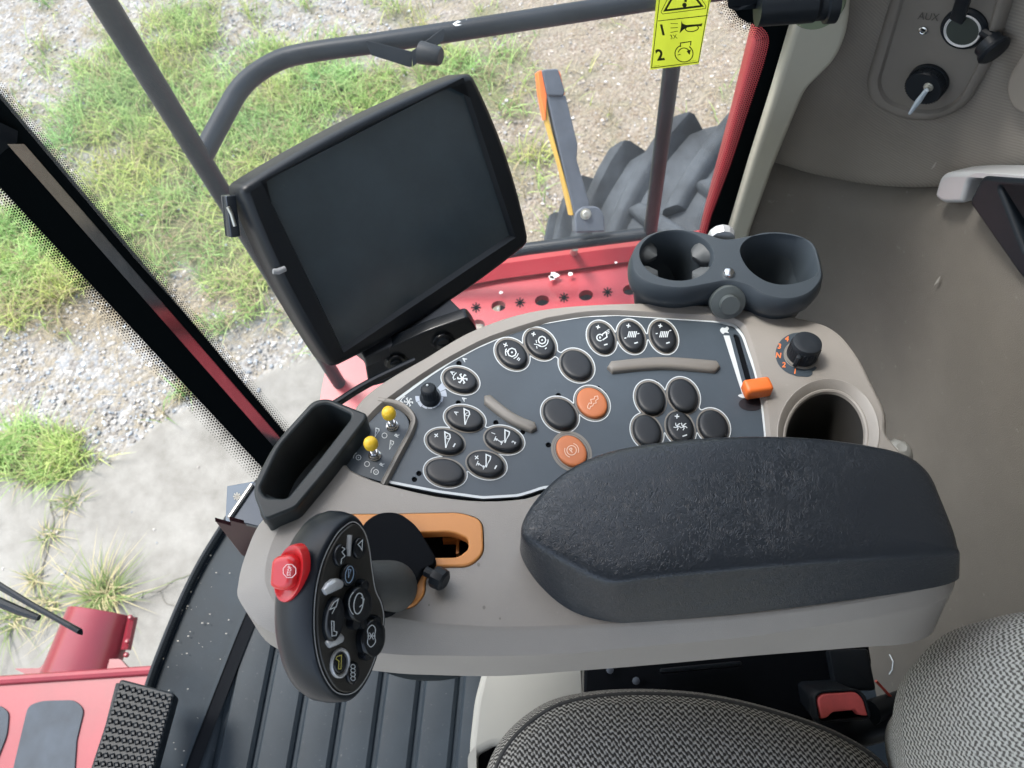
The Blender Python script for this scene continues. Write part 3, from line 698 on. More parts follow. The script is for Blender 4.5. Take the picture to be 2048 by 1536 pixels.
mb = MB(); plate(mb, CF, f2(CF, rpoly([(512,980),(592,1018),(590,1028),(540,1044),(524,1038)], 6), .0), (), .004, -.04, .002); mb.build('tray_lip', M['tray'], tr)

# steel bracket in front of it
BF = Frame(CF.px(500, 1030, -.03), CF.N)
br = thing('mounting_bracket', 'folded glossy black steel bracket below the front tray of the console', 'bracket', BF.px(500, 1060, -.05))
mb = MB(); plate(mb, BF, f2(BF, [(508,962),(530,975),(545,1060),(470,1042),(457,1036),(462,1028)]), (), 0, -.004, .0008); mb.build('top_plate', M['plate'], br)
mb = MB(); mb.tube([BF.px(504, 970, .001), BF.px(459, 1036, .001)], .0022, 10); mb.build('folded_edge', M['chrome'], br)
f1_ = Frame(BF.px(500, 1050, -.004), c2w((.25, -.75, .55)))
mb = MB(); plate(mb, f1_, f2(f1_, rpoly([(430,1042),(462,1051),(459,1040),(545,1062),(500,1115),(485,1113)], [1,1,1,1,10,10])), (), 0, -.003, .0006); mb.build('side_plate', mat('black_steel_red_sheen', (.05, .018, .022), .12, .3), br)  # red reflection tinted into the black steel's base colour
f3_ = Frame(CF.px(480, 1000, -.09), CF.N)
bl = MB(); plate(bl, f3_, f2(f3_, [(454,972),(510,962),(520,1030),(450,1058)]), (), 0, -.003, .0005); pl_ = bl.build('lower_plate', mat('blue_grey_plate', (.10, .13, .17), .4, .2), br)
mb = MB(); star(mb, f3_, 474, 993, 8, 3, n=8, h=.0004, tick=0); mb.build('painted_star_hole', mat('painted_hole_light', (.45, .43, .38), .8), pl_, smooth=False)  # pale star painted on the plate for light through a hole

# console's outer black edge trim along the front
mb = MB(); mb.tube([CF.px(x, y, -.02) for x, y in cr([(655,817),(680,802),(719,777),(762,754),(830,722)], 6, False)], .0035, 10); mb.build('edge_trim', M['black_gloss'], con)

# ------------------------------------------------------------------ multi function lever
JO = CAM + ray(690, 1215)*.455
JF = Frame(JO, c2w((.78, .08, .62)))
js = thing('control_lever', 'black multi function drive lever with a red STOP button standing in the orange gate', 'joystick', CF.px(810, 1160, 0))
face = cr([(709,1044),(728,1062),(738,1095),(744,1140),(751,1180),(763,1208),(767,1240),(758,1290),(738,1345),(714,1380),(689,1389),(665,1378),(643,1340),(631,1290),(628,1238),(632,1180),(646,1122),(669,1075),(690,1052)], 5)
fu = f2(JF, face); cu_, cv_ = np.mean(fu, 0)
def fsc(k, h, du=0, dv=0, ky=None):
    return [JF.at(cu_+(u-cu_)*k+du, cv_+(v-cv_)*(ky or k)+dv, h) for u, v in fu]
mb = MB(); mb.loft([fsc(1.0, -.0005), fsc(1.05, -.0002), fsc(1.10, -.0025, 0, 0, 1.09), fsc(1.17, -.010, -.001, 0, 1.125), fsc(1.19, -.019, -.002, 0, 1.13), fsc(1.12, -.029, -.002, 0, 1.09), fsc(.95, -.037, -.002, 0, .98), fsc(.6, -.042, -.002, 0, .7), fsc(.2, -.044)], False, True)
jb = mb.build('handle', mat('handle_soft_black', (.008, .012, .018), .36, spec=.30, bump=.05, bscale=2500), js, angle=70)
mb = MB(); plate(mb, JF, offs(fu, -.0012), (), .0016, -.001, .0008); jf = mb.build('face_plate', M['jface'], js)
mb = MB(); ribbon(mb, JF, face, 2.0, .0004, True); mb.build('face_edge', M['silver'], jf, smooth=False)
def jbtn(cx, cy, a, b, H, nm='thumb_button', m=None, rot=8, lab=None):
    mb = dome(cx, cy, a, b, rot, H, JF, .0014, 28); return mb.build(nm, m or M['black_gloss'], js, angle=60, label=lab)
def dec(o, fn, m):
    mb = MB(); fn(mb); mb.build('symbol', m, o, smooth=False)
def sh(H): return .0014+H+.0004
b = jbtn(677,1110,12,23,.003); dec(b, lambda q: ribbon(q, JF, [(684,1094),(690,1098),(684,1104),(690,1112),(683,1118),(682,1128)], 1.5, sh(.003)), M['white'])
b = jbtn(715,1096,12,22,.003); dec(b, lambda q: ribbon(q, JF, [(716,1089),(725,1080),(724,1100),(720,1093)], 1.5, sh(.003), True), M['white'])
b = jbtn(692,1150,14,23,.004); dec(b, lambda q: (ribbon(q, JF, ell(699,1149,8,17,8,24), 1.3, sh(.004), True), ribbon(q, JF, [(697,1138),(702,1140),(697,1156)], 1.3, sh(.004), True)), M['blue'])
mb = MB(); mb.tube([JF.px(699,1070,.002), JF.px(696,1112,.002)], .0016, 10); mb.build('divider_rib', M['silver'], jf)
b = jbtn(661,1237,17,46,.006, 'rocker_switch'); dec(b, lambda q: (ribbon(q, JF, [(677,1198),(672,1214),(660,1219),(668,1205)], 1.6, sh(.006), True), ribbon(q, JF, [(663,1242),(668,1243),(668,1262),(674,1264),(672,1271),(664,1272)], 1.6, sh(.006), True), ribbon(q, JF, [(670,1215),(664,1228)], 1.4, sh(.006))), M['white'])
for (p0, p1) in (((648,1184),(682,1169)), ((655,1290),(683,1278))):
    mb = MB(); c = [((p0[0]*(1-t)+p1[0]*t), (p0[1]*(1-t)+p1[1]*t)-6*math.sin(math.pi*t)) for t in (0, .25, .5, .75, 1)]
    mb.tube([JF.px(x, y, .003) for x, y in c], [.0022, .0034, .0038, .0034, .0022], 10); mb.build('silver_guard', M['silver'], jf)
b = jbtn(709,1208,25,38,.007, 'thumb_pad'); mb = MB()
for x, y, a, bb in ((718,1170,9,13),(700,1246,9,13),(715,1246,8,12)): mb.loft([[JF.at(u, v, .0014+h) for u, v in f2(JF, ell(x, y, a*k, bb*k, 8, 20), .0014)] for k, h in ((1, 0), (1, .004), (.8, .006), (.3, .0063))], False, True)
mb.build('pad_lobe', M['black_gloss'], b)
dec(b, lambda q: (ribbon(q, JF, ell(717,1207,9,21,8,24), 2, sh(.007), True), ribbon(q, JF, arc(717,1207,19,120,240,10,26), 1.3, sh(.007)), ribbon(q, JF, [(722,1195),(728,1198),(726,1208),(719,1214)], 1.8, sh(.007))), M['white'])
b = jbtn(735,1275,24,40,.007, 'thumb_pad'); mb = MB()
for x, y, a, bb in ((742,1240,9,12),(750,1262,9,16),(724,1308,9,12)): mb.loft([[JF.at(u, v, .0014+h) for u, v in f2(JF, ell(x, y, a*k, bb*k, 8, 20), .0014)] for k, h in ((1, 0), (1, .004), (.8, .006), (.3, .0063))], False, True)
mb.build('pad_lobe', M['black_gloss'], b)
dec(b, lambda q: (ribbon(q, JF, cr([(744,1250),(751,1258),(749,1272),(751,1284),(742,1294),(735,1286),(737,1272),(735,1260)], 3), 1.5, sh(.007), True), star(q, JF, 743, 1272, 8, 1.5, h=sh(.007), tick=0)), M['white'])
mb = MB(); mb.loft([[JF.at(u, v, h) for u, v in f2(JF, ell(675,1325,19*k,31*k,8,32))] for k, h in ((1, .0012), (.97, .0032), (.88, .0036), (.76, .0030), (.72, .0014))]); mb.build('silver_ring', M['silver'], jf)
b = jbtn(675,1325,13,21,.0032); dec(b, lambda q: ribbon(q, JF, [(674,1313),(683,1310),(682,1338),(677,1338),(678,1322),(672,1318)], 1.3, sh(.0032), True), M['yprint'])
b = jbtn(702,1345,12,23,.003); dec(b, lambda q: [ribbon(q, JF, ell(706,1333+k*8,4.5,4,20,10), 1.2, sh(.003), True) for k in range(4)], M['white'])
# red stop button
SF = Frame(CAM + ray(578, 1146)*.4445, c2w((-.42, .06, .9)))
mb = MB(); mb.loft([[SF.at(u, v, h) for u, v in f2(SF, ell(582,1146,28*k,59*k+0,12,40))] for k, h in ((1.0, -.004), (1.0, .001), (.97, .0022), (.85, .0020), (.7, .0006))], False, True)
rb_ = mb.build('stop_button', M['red_btn'], js, angle=60, label='red STOP button in an oval red bezel')
mb = MB(); mb.loft([[SF.at(u, v, h) for u, v in f2(SF, rpoly([(549,1112),(590,1106),(606,1122),(596,1170),(580,1180),(545,1172)], [18,14,12,14,12,20]) )] for h in (0, .005)])
q0 = f2(SF, rpoly([(556,1112),(590,1106),(604,1122),(594,1170),(578,1180),(552,1172)], [16,14,12,14,12,18], 6))
mb = MB(); plate(mb, SF, q0, (), .0065, 0, .0030, 4); cap_ = mb.build('button_cap', M['red_btn'], rb_, angle=60)
mb = MB(); ribbon(mb, SF, arc(579, 1142, 13.5, 22, 337, 7, 14), 1.5, .0070, True); text(mb, SF, 'STOP', 579, 1142, 10.5, -82, .0070, bold=.02, sx=.8); mb.build('stop_marking', mat('pale_pink_print', (.85, .6, .6), .5), rb_, smooth=False)
# shaft and collar
A = CF.px(822, 1165, .016); Bq = JF.at(cu_+.006, cv_+.002, -.036)
mb = MB(); pts = [CF.px(785, 1182, -.012), CF.px(786, 1176, .006), CF.px(776, 1170, .024), A.lerp(Bq, .62)+CF.N*.006, Bq]; pth = [Vector(p) for p in cr([tuple(p) for p in pts], 5, False)]
mb.tube(pth, [.0168-.002*i/(len(pth)-1) for i in range(len(pth))], 28); mb.build('stalk', M['rubber'], js, angle=60)
mb = MB(); plate(mb, CF, f2(CF, rpoly([(726,1062),(760,1037),(800,1036),(836,1062),(874,1126),(872,1140),(846,1152),(832,1180),(812,1212),(780,1240),(735,1240)], [20,20,20,20,6,6,8,16,20,16,10])), (), .010, .003, .0012); mb.build('collar', M['deep'], js, angle=50)
mb = MB(); ax = (CF.U*.85-CF.V*.5+CF.N*.1).normalized(); B = CF.px(866, 1150, .010); mb.lathe(B, ax, [(.0035, -.006), (.0035, .0), (.0072, .001), (.0078, .003), (.0072, .009), (.005, .0105)], 10); mb.build('clamp_screw', M['black'], js, angle=30)

# ------------------------------------------------------------------ monitor
MO = CAM + C2W @ Vector((-.0985, .1523, -.684))
MF = Frame(MO, c2w((.655, -.245, .712)))
mo = thing('display_monitor', 'black touch screen monitor switched off, on a bracket beside the side window', 'monitor', P(760, 700, .72))
scr = [(524,366),(918,163),(1018,470),(683,695)]
out = [(478,376),(940,143),(1057,486),(662,737)]
def bow(q, k, n=8):
    o = []
    for i in range(4):
        a, b = np.array(q[i], float), np.array(q[(i+1) % 4], float); d = b-a; nn = np.array((d[1], -d[0]))/np.hypot(*d)
        for t in np.linspace(0, 1, n, endpoint=False): o.append(tuple(a+d*t+nn*k*4*t*(1-t)))
    return o
ou = f2(MF, rpoly(bow(out, 14), 14, 2)); su = f2(MF, bow(scr, 0)); so = f2(MF, bow([(518,362),(922,155),(1027,474),(683,704)], 0))
mb = MB()
loops = [[Vector((u, v, 0)) for u, v in l] for l in (offs(ou, -.006), so)]
mb.add([MF.at(p.x, p.y, .0035) for l in loops for p in l], tessellate_polygon(loops))
mb.loft([[MF.at(u, v, .0035) for u, v in offs(ou, -.006)], [MF.at(u, v, .0028) for u, v in offs(ou, -.003)], [MF.at(u, v, .0005) for u, v in offs(ou, -.0008)], [MF.at(u, v, -.004) for u, v in ou],
         [MF.at(u, v, -.024) for u, v in ou], [MF.at(u, v, -.030) for u, v in offs(ou, -.004)], [MF.at(u, v, -.034) for u, v in offs(ou, -.012)]], False, True)
mb.loft([[MF.at(u, v, .0035) for u, v in so], [MF.at(u, v, -.0022) for u, v in f2(MF, bow(scr, 0), -.0022)]])
mb.build('casing', M['monitor'], mo, angle=50)
mb = MB(); sq = f2(MF, scr, -.002); plate(mb, MF, offs(sq, .004), (), -.002, -.004); mb.build('screen', M['screen'], mo, smooth=False)
mb = MB(); mb.tube([MF.px(546,543,.0034), MF.px(556,543,.004), MF.px(570,537,.004)], [.0022, .0027, .0024], 12); mb.build('power_led', M['glow'], mo)
mb = MB(); e = MF.px(461,432,-.02); mb.box(e, MF.U*.004, MF.V*.016, MF.N*.006, .001); cn_ = mb.build('side_port', M['plate'], mo)
mb = MB(); mb.tube([MF.px(456,414,-.012), MF.px(463,428,-.012), MF.px(470,452,-.012)], .0015, 8); mb.build('port_clip', M['bolt'], mo)

# monitor support: wedge block with two rubber knobs
KF = Frame(CF.px(840, 660, -.045), CF.N)
ms = thing('monitor_bracket', 'black wedge shaped support block with two round rubber knobs behind the console', 'bracket', KF.px(840, 700, -.06))
mb = MB(); topp = [(723,706),(690,680),(868,556),(901,598),(936,632),(856,659),(797,686),(729,718)]
plate(mb, KF, f2(KF, rpoly(topp, [3,3,3,6,10,20,20,4])), (), 0, -.012, .002); mb.build('top_cover', mat('satin_black', (.028, .032, .04), .33), ms, angle=50)
f4 = Frame(KF.px(840, 690, -.004), c2w((.2, -.72, .55)))
mb = MB(); plate(mb, f4, f2(f4, rpoly([(729,721),(797,688),(856,661),(936,634),(950,652),(958,672),(850,745),(738,775)], [3,20,20,8,8,8,5,5])), (), 0, -.012, .0015); mb.build('front_cover', M['black_gloss'], ms)
for x, y in ((792,722),(885,680)):
    mb = MB(); B = f4.px(x, y, -.001); mb.lathe(B, (f4.N+CF.N*.3), [(.0105, 0), (.0115, .0015), (.0105, .003), (.0092, .0032), (.0098, .0045), (.0088, .006), (.0062, .0062), (.0060, .009), (.0035, .0098)], 32); mb.build('rubber_knob', M['black_gloss'], ms, angle=40)
mb = MB(); mb.tube([KF.px(820, 610, -.02), MF.px(820, 500, -.04)], .014, 20); mb.build('support_arm', M['black'], ms)

# ------------------------------------------------------------------ double cup holder
HF = Frame(CF.px(1450, 540, .030), (CF.N*.9+Vector((0, 0, .25))))
ch = thing('cup_holder', 'charcoal double cup holder between the console and the rear side wall', 'cup holder', HF.px(1455, 600, -.09))
oc = cr([(1263,528),(1270,495),(1300,469),(1352,459),(1405,466),(1450,479),(1500,472),(1550,466),(1603,475),(1630,492),(1643,535),(1643,562),(1618,590),(1575,602),(1530,594),(1495,575),(1455,566),(1415,572),(1360,580),(1305,572),(1272,552)], 4)
cl = ell(1353, 513, 73, 49, 4, 40)
crh = cr([(1481,505),(1492,484),(1520,471),(1560,469),(1600,477),(1622,492),(1630,515),(1634,535),(1630,552),(1600,565),(1560,570),(1525,560),(1495,536)], 4)
mb = MB(); ouc = f2(HF, oc); lh, rh = f2(HF, cl), f2(HF, crh)
ins = offs(ouc, -.0018)
loops = [[Vector((u, v, 0)) for u, v in l] for l in (ins, offs(lh, .0010), offs(rh, .0010))]
mb.add([HF.at(p.x, p.y, .0015) for l in loops for p in l], tessellate_polygon(loops))
cm = np.mean(ouc, 0)
def sc_(l, k, ky=None): return [((u-cm[0])*k+cm[0], (v-cm[1])*(ky or k)+cm[1]) for u, v in l]
mb.loft([[HF.at(u, v, .0015) for u, v in ins], [HF.at(u, v, 0) for u, v in ouc], [HF.at(u, v, -.012) for u, v in offs(ouc, .0022)], [HF.at(u, v, -.020) for u, v in offs(ouc, .0006)], [HF.at(u, v, -.024) for u, v in offs(ouc, -.003)],
         [HF.at(u, v, -.070) for u, v in sc_(offs(ouc, -.006), .93, .9)], [HF.at(u, v, -.074) for u, v in sc_(offs(ouc, -.006), .88, .82)]], False, True)
for l in (lh, rh): mb.loft([[HF.at(u, v, .0015) for u, v in offs(l, .0010)], [HF.at(u, v, .0002) for u, v in l], [HF.at(u, v, -.062) for u, v in offs(l, -.004)]], False, True)
mb.build('holder_body', M['cup'], ch, angle=50)
cc = np.mean(lh, 0)
for an in (35, 145, 215, 325):
    mb = MB(); t = R_(an); i = min(range(40), key=lambda k: abs(((math.atan2(-(cl[k][1]-513)/49, (cl[k][0]-1353)/73)-t+math.pi) % (2*math.pi))-math.pi))
    e = lh[i]; d = Vector((cc[0]-e[0], cc[1]-e[1])); d.normalize(); tg = Vector((-d.y, d.x)); ring = []
    vs = [HF.at(e[0]+tg.x*w+d.x*(.0005), e[1]+tg.y*w+d.y*(.0005), -.004+.0) for w in (-.015, -.008, 0, .008, .015)]
    vs2 = [HF.at(e[0]+tg.x*w*.8+d.x*dd, e[1]+tg.y*w*.8+d.y*dd, -.009) for w, dd in ((-.015, .002), (-.010, .009), (0, .013), (.010, .009), (.015, .002))]
    vs3 = [v - HF.N*.004 for v in vs2]; vs4 = [v-HF.N*.02 for v in vs]
    mb.loft([vs, vs2, vs3, vs4], closed=False); mb.build('grip_flap', M['cup_light'], ch, angle=50)
mb = MB(); mb.lathe(HF.px(1457, 548, .001), HF.N, [(.0052, -.001), (.0052, .0015), (.004, .0035), (.0015, .0042)], 24); mb.build('centre_screw', M['chrome'], ch)
mb = MB(); mb.lathe(HF.px(1443, 474, -.006), HF.V, [(.011, -.004), (.012, 0), (.0115, .004), (.006, .006)], 12); mb.build('thumb_nut', M['silver'], ch, angle=20)
mb = MB(); q = CF.px(1455, 604, .014); mb.lathe(q, (CF.N*.55-CF.V), [(.0145, -.010), (.0155, .0), (.0145, .003), (.0080, .004), (.0080, .010)], 36)
mb.tube([CF.px(1457, 640, -.05), CF.px(1458, 618, -.006)], .0115, 20); mb.build('pivot_stem', M['stem'], ch)

# ------------------------------------------------------------------ side wall (vertical, sweeping round to the rear)
YW = .66
VF = Frame((0, YW, 0), (0, -1, 0), up=(1, 0, 0))
xb = VF.px(1460, 470).x
print('xb', xb, 'z', VF.px(1460, 470).z, VF.px(1590, 40))
W0 = [(xb+.010, YW), (xb+.06, YW-.004), (xb+.12, YW-.025), (xb+.175, YW-.08), (xb+.205, YW-.17), (xb+.22, YW-.32), (xb+.225, YW-.6), (xb+.225, YW-.9), (xb+.225, YW-1.2)]
WC = [Vector((x, y)) for x, y in cr(W0, 8, False)]
def wallhit(x, y):
    d = ray(x, y); best = None
    for i in range(len(WC)-1):
        a, b = WC[i], WC[i+1]; e = b-a
        den = d.x*e.y-d.y*e.x
        if abs(den) < 1e-9: continue
        t = ((a.x-CAM.x)*e.y-(a.y-CAM.y)*e.x)/den; s = ((a.x-CAM.x)*d.y-(a.y-CAM.y)*d.x)/den
        if t > 0 and -1e-6 <= s <= 1+1e-6 and (best is None or t < best[0]): best = (t, i+s, e)
    t, s, e = best; p = CAM+d*t; n = Vector((-e.y, e.x, 0)).normalized()
    if n.dot(d) > 0: n = -n
    return p, n, s
seam = [wallhit(x, y) for x, y in ((1560,340),(1600,358),(1650,367),(1750,378),(1880,385),(2000,352))]
ss = [q[2] for q in seam]; sz = [q[0].z for q in seam]
print('seam', [(round(a, 1), round(b, 3)) for a, b in zip(ss, sz)])
_pc = np.polyfit(ss, sz, 3)
def seamz(s): return float(np.polyval(_pc, min(max(s, ss[0]-1.5), ss[-1]+3)))
mbU, mbL = MB(), MB()
def wallgrid(mb, z0f, z1f, nz, prof):
    n = len(WC); vs = []; 
    for i in range(n):
        e = WC[min(i+1, n-1)]-WC[max(i-1, 0)]; nn = Vector((e.y, -e.x, 0)).normalized()
        if nn.dot(Vector((-WC[i].x, -WC[i].y, 0))) < 0: nn = -nn
        z0, z1 = z0f(i), z1f(i)
        for k in range(nz+1):
            t = k/nz; z = z0+(z1-z0)*(1-(1-t)**2 if prof == 'L' else t**2); 
            dz = (z1-z) if prof == 'L' else (z-z0)
            o = -.012*math.exp(-dz/.010) + (.022*(1-math.exp(-dz/.03)) if prof == 'L' else .004*(1-math.exp(-dz/.02)))
            vs.append(Vector((WC[i].x, WC[i].y, z))+nn*o)
    mb.add(vs, [(i*(nz+1)+k, (i+1)*(nz+1)+k, (i+1)*(nz+1)+k+1, i*(nz+1)+k+1) for i in range(n-1) for k in range(nz)])
wallgrid(mbU, seamz, lambda i: 1.75, 40, 'U'); wallgrid(mbL, lambda i: -.02, seamz, 50, 'L')
wt = thing('cab_wall', 'grey brown lined rear cab wall with a horizontal seam behind the cup holder', 'wall panel', (xb+.3, YW-.1, 0))
mbU.build('upper_panel', M['weave'], wt, angle=80); mbL.build('lower_panel', M['wall_low'], wt, angle=80)
mb = MB()
for x, y, l in ((1875,560,7),(1868,330,6)):
    p, n, s = wallhit(x, y); fr = Frame(p+n*.026, n)
    fill(mb, fr, [(x-l, y+l*1.6), (x-l*.4, y+l*.3), (x+l*.6, y-l), (x+l*.9, y-l*1.1), (x+l*.2, y+l*.6)], .0)
mb.build('scuff', mat('scuff_white', (.28, .265, .24), .8), wt, smooth=False)
mb = MB(); p, n, s = wallhit(1818, 1330); mb.tube([wallhit(x, y)[0]+wallhit(x, y)[1]*.025 for x, y in ((1815,1308),(1822,1322),(1820,1338),(1814,1347))], .0008, 6); mb.build('lint_thread', M['white'], wt)

# khaki pillar trim
TF = Frame((0, YW-.027, 0), (0, -1, 0), up=(1, 0, 0))
pt_ = VF
trp = [(1625,-120),(1590,40),(1545,190),(1500,330),(1455,478),(1400,640),(1450,640),(1502,455),(1545,335),(1590,225),(1612,175),(1640,148),(1672,115),(1692,70),(1700,20),(1702,-120)]
pt = thing('pillar_trim', 'pale khaki plastic trim over the rear door pillar beside the window', 'trim panel', TF.px(1480, 460))
mb = MB(); plate(mb, TF, f2(TF, rpoly(trp, [2,2,2,2,2,2,2,2,2,10,20,14,24,24,20,2], 5)), (), .004, -.012, .006, 4); mb.build('trim_cover', M['pillar_trim'], pt, angle=50)
mb = MB(); hd = TF.px(1640, 22, .012); mb.lathe(hd, -TF.N*-1, [(.024, -.010), (.024, -.004), (.021, 0), (.010, .001)], 40); mb.build('hinge_disc', M['disc'], pt)
# window latch at the top edge
lt = thing('window_latch', 'black window latch block with a round pivot at the top of the side window', 'latch', TF.px(1540, 20, .02))
mb = MB(); plate(mb, TF, f2(TF, rpoly([(1465,-40),(1462,12),(1478,16),(1500,5),(1545,-8),(1600,-8),(1620,0),(1625,36),(1570,40),(1540,22),(1500,-2),(1500,-40)], 4), .03), (), .03, .008, .003); mb.build('latch_arm', M['black'], lt)
mb = MB(); B = TF.px(1560, 12, .035); mb.lathe(B, TF.U, [(.016, -.02), (.016, .03), (.013, .034)], 24); mb.lathe(TF.px(1622, 12, .035), TF.U, [(.010, -.002), (.013, .0), (.013, .012), (.016, .013), (.016, .022)], 24); mb.build('latch_pivot', M['black'], lt)

# ------------------------------------------------------------------ side window, pillar and windscreen
win = thing('side_window', 'large side window with black dotted frit border beside the console', 'window', VF.px(1000, 600))
GY = YW+.012
GF = Frame((0, GY, 0), (0, -1, 0), up=(1, 0, 0))
# front pillar plane
pn = Vector((ray(560, 940).x, ray(560, 940).y, 0)).normalized()
PF = Frame(P(575, 955, 0), -pn)
def L1(y): return 179+.84*(y-400)
def L2(y): return 29+.93*(y-400)
def L3(y): return 113+.881*(y-400)
def L4(y): return 146+.871*(y-400)
p_top = -160; p_bot = 985
gl_l = PF.px(L1(p_bot), p_bot).x
mb = MB(); xl0 = P(600, 915, 0); z1 = 1.75
a = PF.px(L1(900), 900); b_ = PF.px(L1(100), 100)
dirp = (b_-a)/(b_.z-a.z)
def onp(z): return a+dirp*(z-a.z)
om = onp(.5); gd = Vector((xb+.03-om.x, GY-om.y, 0)).normalized(); GF = Frame((xb+.03, GY, 0), (gd.y, -gd.x, 0), up=(gd.x, gd.y, 0))
qa, qb = GF.px(L1(940)-8, 940), GF.px(L1(-100)-8, -100); qd = (qb-qa)/(qb.z-qa.z)
mb.add([Vector((xb+.03, GY, -.02)), Vector((xb+.03, GY, z1)), qa+qd*(z1-qa.z), qa+qd*(-.02-qa.z)], [(0, 1, 2, 3)])
mb.build('pane', M['glass'], win, smooth=False)
# frit on the rear edge, drawn round the latch
fr_ = [(1680,-80),(1630,40),(1580,190),(1530,330),(1470,500),(1405,500),(1424,430),(1462,330),(1498,220),(1528,130),(1539,85),(1535,65),(1520,50),(1495,45),(1478,35),(1464,15),(1456,-20),(1450,-80)]
mb = MB(); fill(mb, GF, fr_, .003); mb.build('frit_band', M['frit'], win, smooth=False)
mb = MB(); edge = cr([(1405,500),(1424,430),(1462,330),(1498,220),(1528,130),(1539,85),(1535,65),(1520,50),(1495,45),(1478,35),(1464,15),(1456,-20)], 10, False)
def dots(mb, fr, edge, sg, step, rows, h, gap=4.2, r0=2.0):
    e = np.array(edge); d = np.hypot(*np.diff(e, axis=0).T); L_ = np.concatenate([[0], np.cumsum(d)])
    for k, s in enumerate(np.arange(0, L_[-1], step)):
        for r in range(rows):
            q = s+(step/2 if r % 2 else 0)
            x, y = np.interp(q, L_, e[:, 0]), np.interp(q, L_, e[:, 1]); x2, y2 = np.interp(q+2, L_, e[:, 0]), np.interp(q+2, L_, e[:, 1])
            t = np.array((x2-x, y2-y)); t /= (np.hypot(*t)+1e-9); nn = np.array((t[1], -t[0]))*sg
            c = np.array((x, y))+nn*(gap*(r+.2)); rr = r0*(1-.75*r/rows)
            fill(mb, fr, [(c[0]+rr*math.cos(a_), c[1]+rr*math.sin(a_)) for a_ in (0, 1.05, 2.1, 3.14, 4.2, 5.24)], h)
dots(mb, GF, edge, 1, 4.6, 7, .003, 4.2, 2.0); mb.build('frit_dots', M['frit'], win, smooth=False)
# sticker on the window
mb = MB(); sp = [(1308,-60),(1300,139),(1398,127),(1437,-60)]
sp = [(1318,-60),(1300,139),(1397,127),(1432,-60)]
KF2 = Frame(GF.O+GF.N*.003, GF.N, up=GF.U)
st = thing('safety_decal', 'yellow safety decal with horn and engine symbols numbered 1 and 2 on the side window', 'decal', KF2.px(1350, 135))
plate(mb, KF2, f2(KF2, sp), (), .0006, 0); mb.build('decal_sheet', M['sticker'], st, smooth=False)
mb = MB(); h = .0009
ribbon(mb, KF2, [(1326,-60),(1303,136),(1397,124),(1429,-60)], 1.6, h, False); ribbon(mb, KF2, [(1316,42),(1415,31)], 1.6, h)
ribbon(mb, KF2, [(1370,-52),(1412,12),(1411,17),(1325,28),(1322,24),(1360,-52)], 1.3, h, True); ribbon(mb, KF2, [(1364,-38),(1404,12),(1330,21)], 4.2, h, True)
fill(mb, KF2, ell(1369, 10, 4.6, 4.6, 0, 16), h); ribbon(mb, KF2, [(1371,4),(1373,-24)], 5, h)
text(mb, KF2, '1', 1325, 61, 30, -6, h, bold=.03, skew=-.12); text(mb, KF2, '2', 1320, 111, 31, -6, h, bold=.03, skew=-.12); text(mb, KF2, '3X', 1347, 74, 12.5, -6, h, bold=.0, skew=-.1)
for y0, y1 in ((47,47.5),(56,55),(65,62)): ribbon(mb, KF2, [(1341,y0),(1356,y1)], 1.2, h)
fill(mb, KF2, [(1363,41),(1365,47),(1372,50),(1400,48),(1405,46),(1403,53),(1396,52),(1374,55),(1366,60),(1359,67),(1362,54)], h)
ribbon(mb, KF2, ell(1384, 57, 13, 6, -8, 24), 2, h, True)
ribbon(mb, KF2, [(1361,94),(1361,86),(1382,83),(1381,91)], 2.0, h); ribbon(mb, KF2, arc(1368, 107, 18, -55, 245, 26, 17), 2.0, h)
ribbon(mb, KF2, arc(1368, 108, 12, 195, 335, 10), 1.8, h); fill(mb, KF2, [(1373,102),(1382,99),(1379,110)], h); ribbon(mb, KF2, [(1355,110),(1361,109)], 1.6, h)
text(mb, KF2, 'MJ287-40', 1313, 132, 3.0, -7, h, bold=0); text(mb, KF2, '84042661.7', 1385, 122, 3.0, -7, h, bold=0)
mb.build('decal_print', M['ink'], st, smooth=False)

# front pillar
pi = thing('front_pillar', 'black front corner pillar with a narrow reflective strip down its middle', 'pillar', PF.px(575, 955))
def quad(l0, l1, y0, y1): return [(l0(y0), y0), (l1(y0), y0), (l1(y1), y1), (l0(y1), y1)]
mb = MB(); plate(mb, PF, f2(PF, quad(L2, L1, p_top, p_bot)), (), 0, -.03); mb.build('pillar_face', M['frit'], pi, smooth=False)
Ld = (PF.px(L4(900), 900, .004)-PF.px(L4(100), 100, .004)).normalized(); nn_ = Vector((1, .12, 0)); SFm = Frame(PF.px(L4(900), 900, .004), nn_-nn_.dot(Ld)*Ld); mb = MB(); fill(mb, SFm, quad(L3, L4, 288, p_bot), 0); mb.build('reflective_strip', M['strip'], pi, smooth=False)
mb = MB(); fill(mb, PF, [(-60,120),(-20,235),(36,262),(34,285),(10,300),(-20,330),(-60,320)], .004); mb.build('tape_patch', M['black'], pi, smooth=False)
mb = MB(); ys = np.linspace(p_bot-30, -20, 60)
dots(mb, PF, [(L1(y), y) for y in ys], -1, 5, 5, 0, 4.0, 2.2); dots(mb, PF, [(L2(y), y) for y in ys], 1, 6, 7, 0, 4.8, 2.9); mb.build('frit_dots', M['frit'], pi, smooth=False)

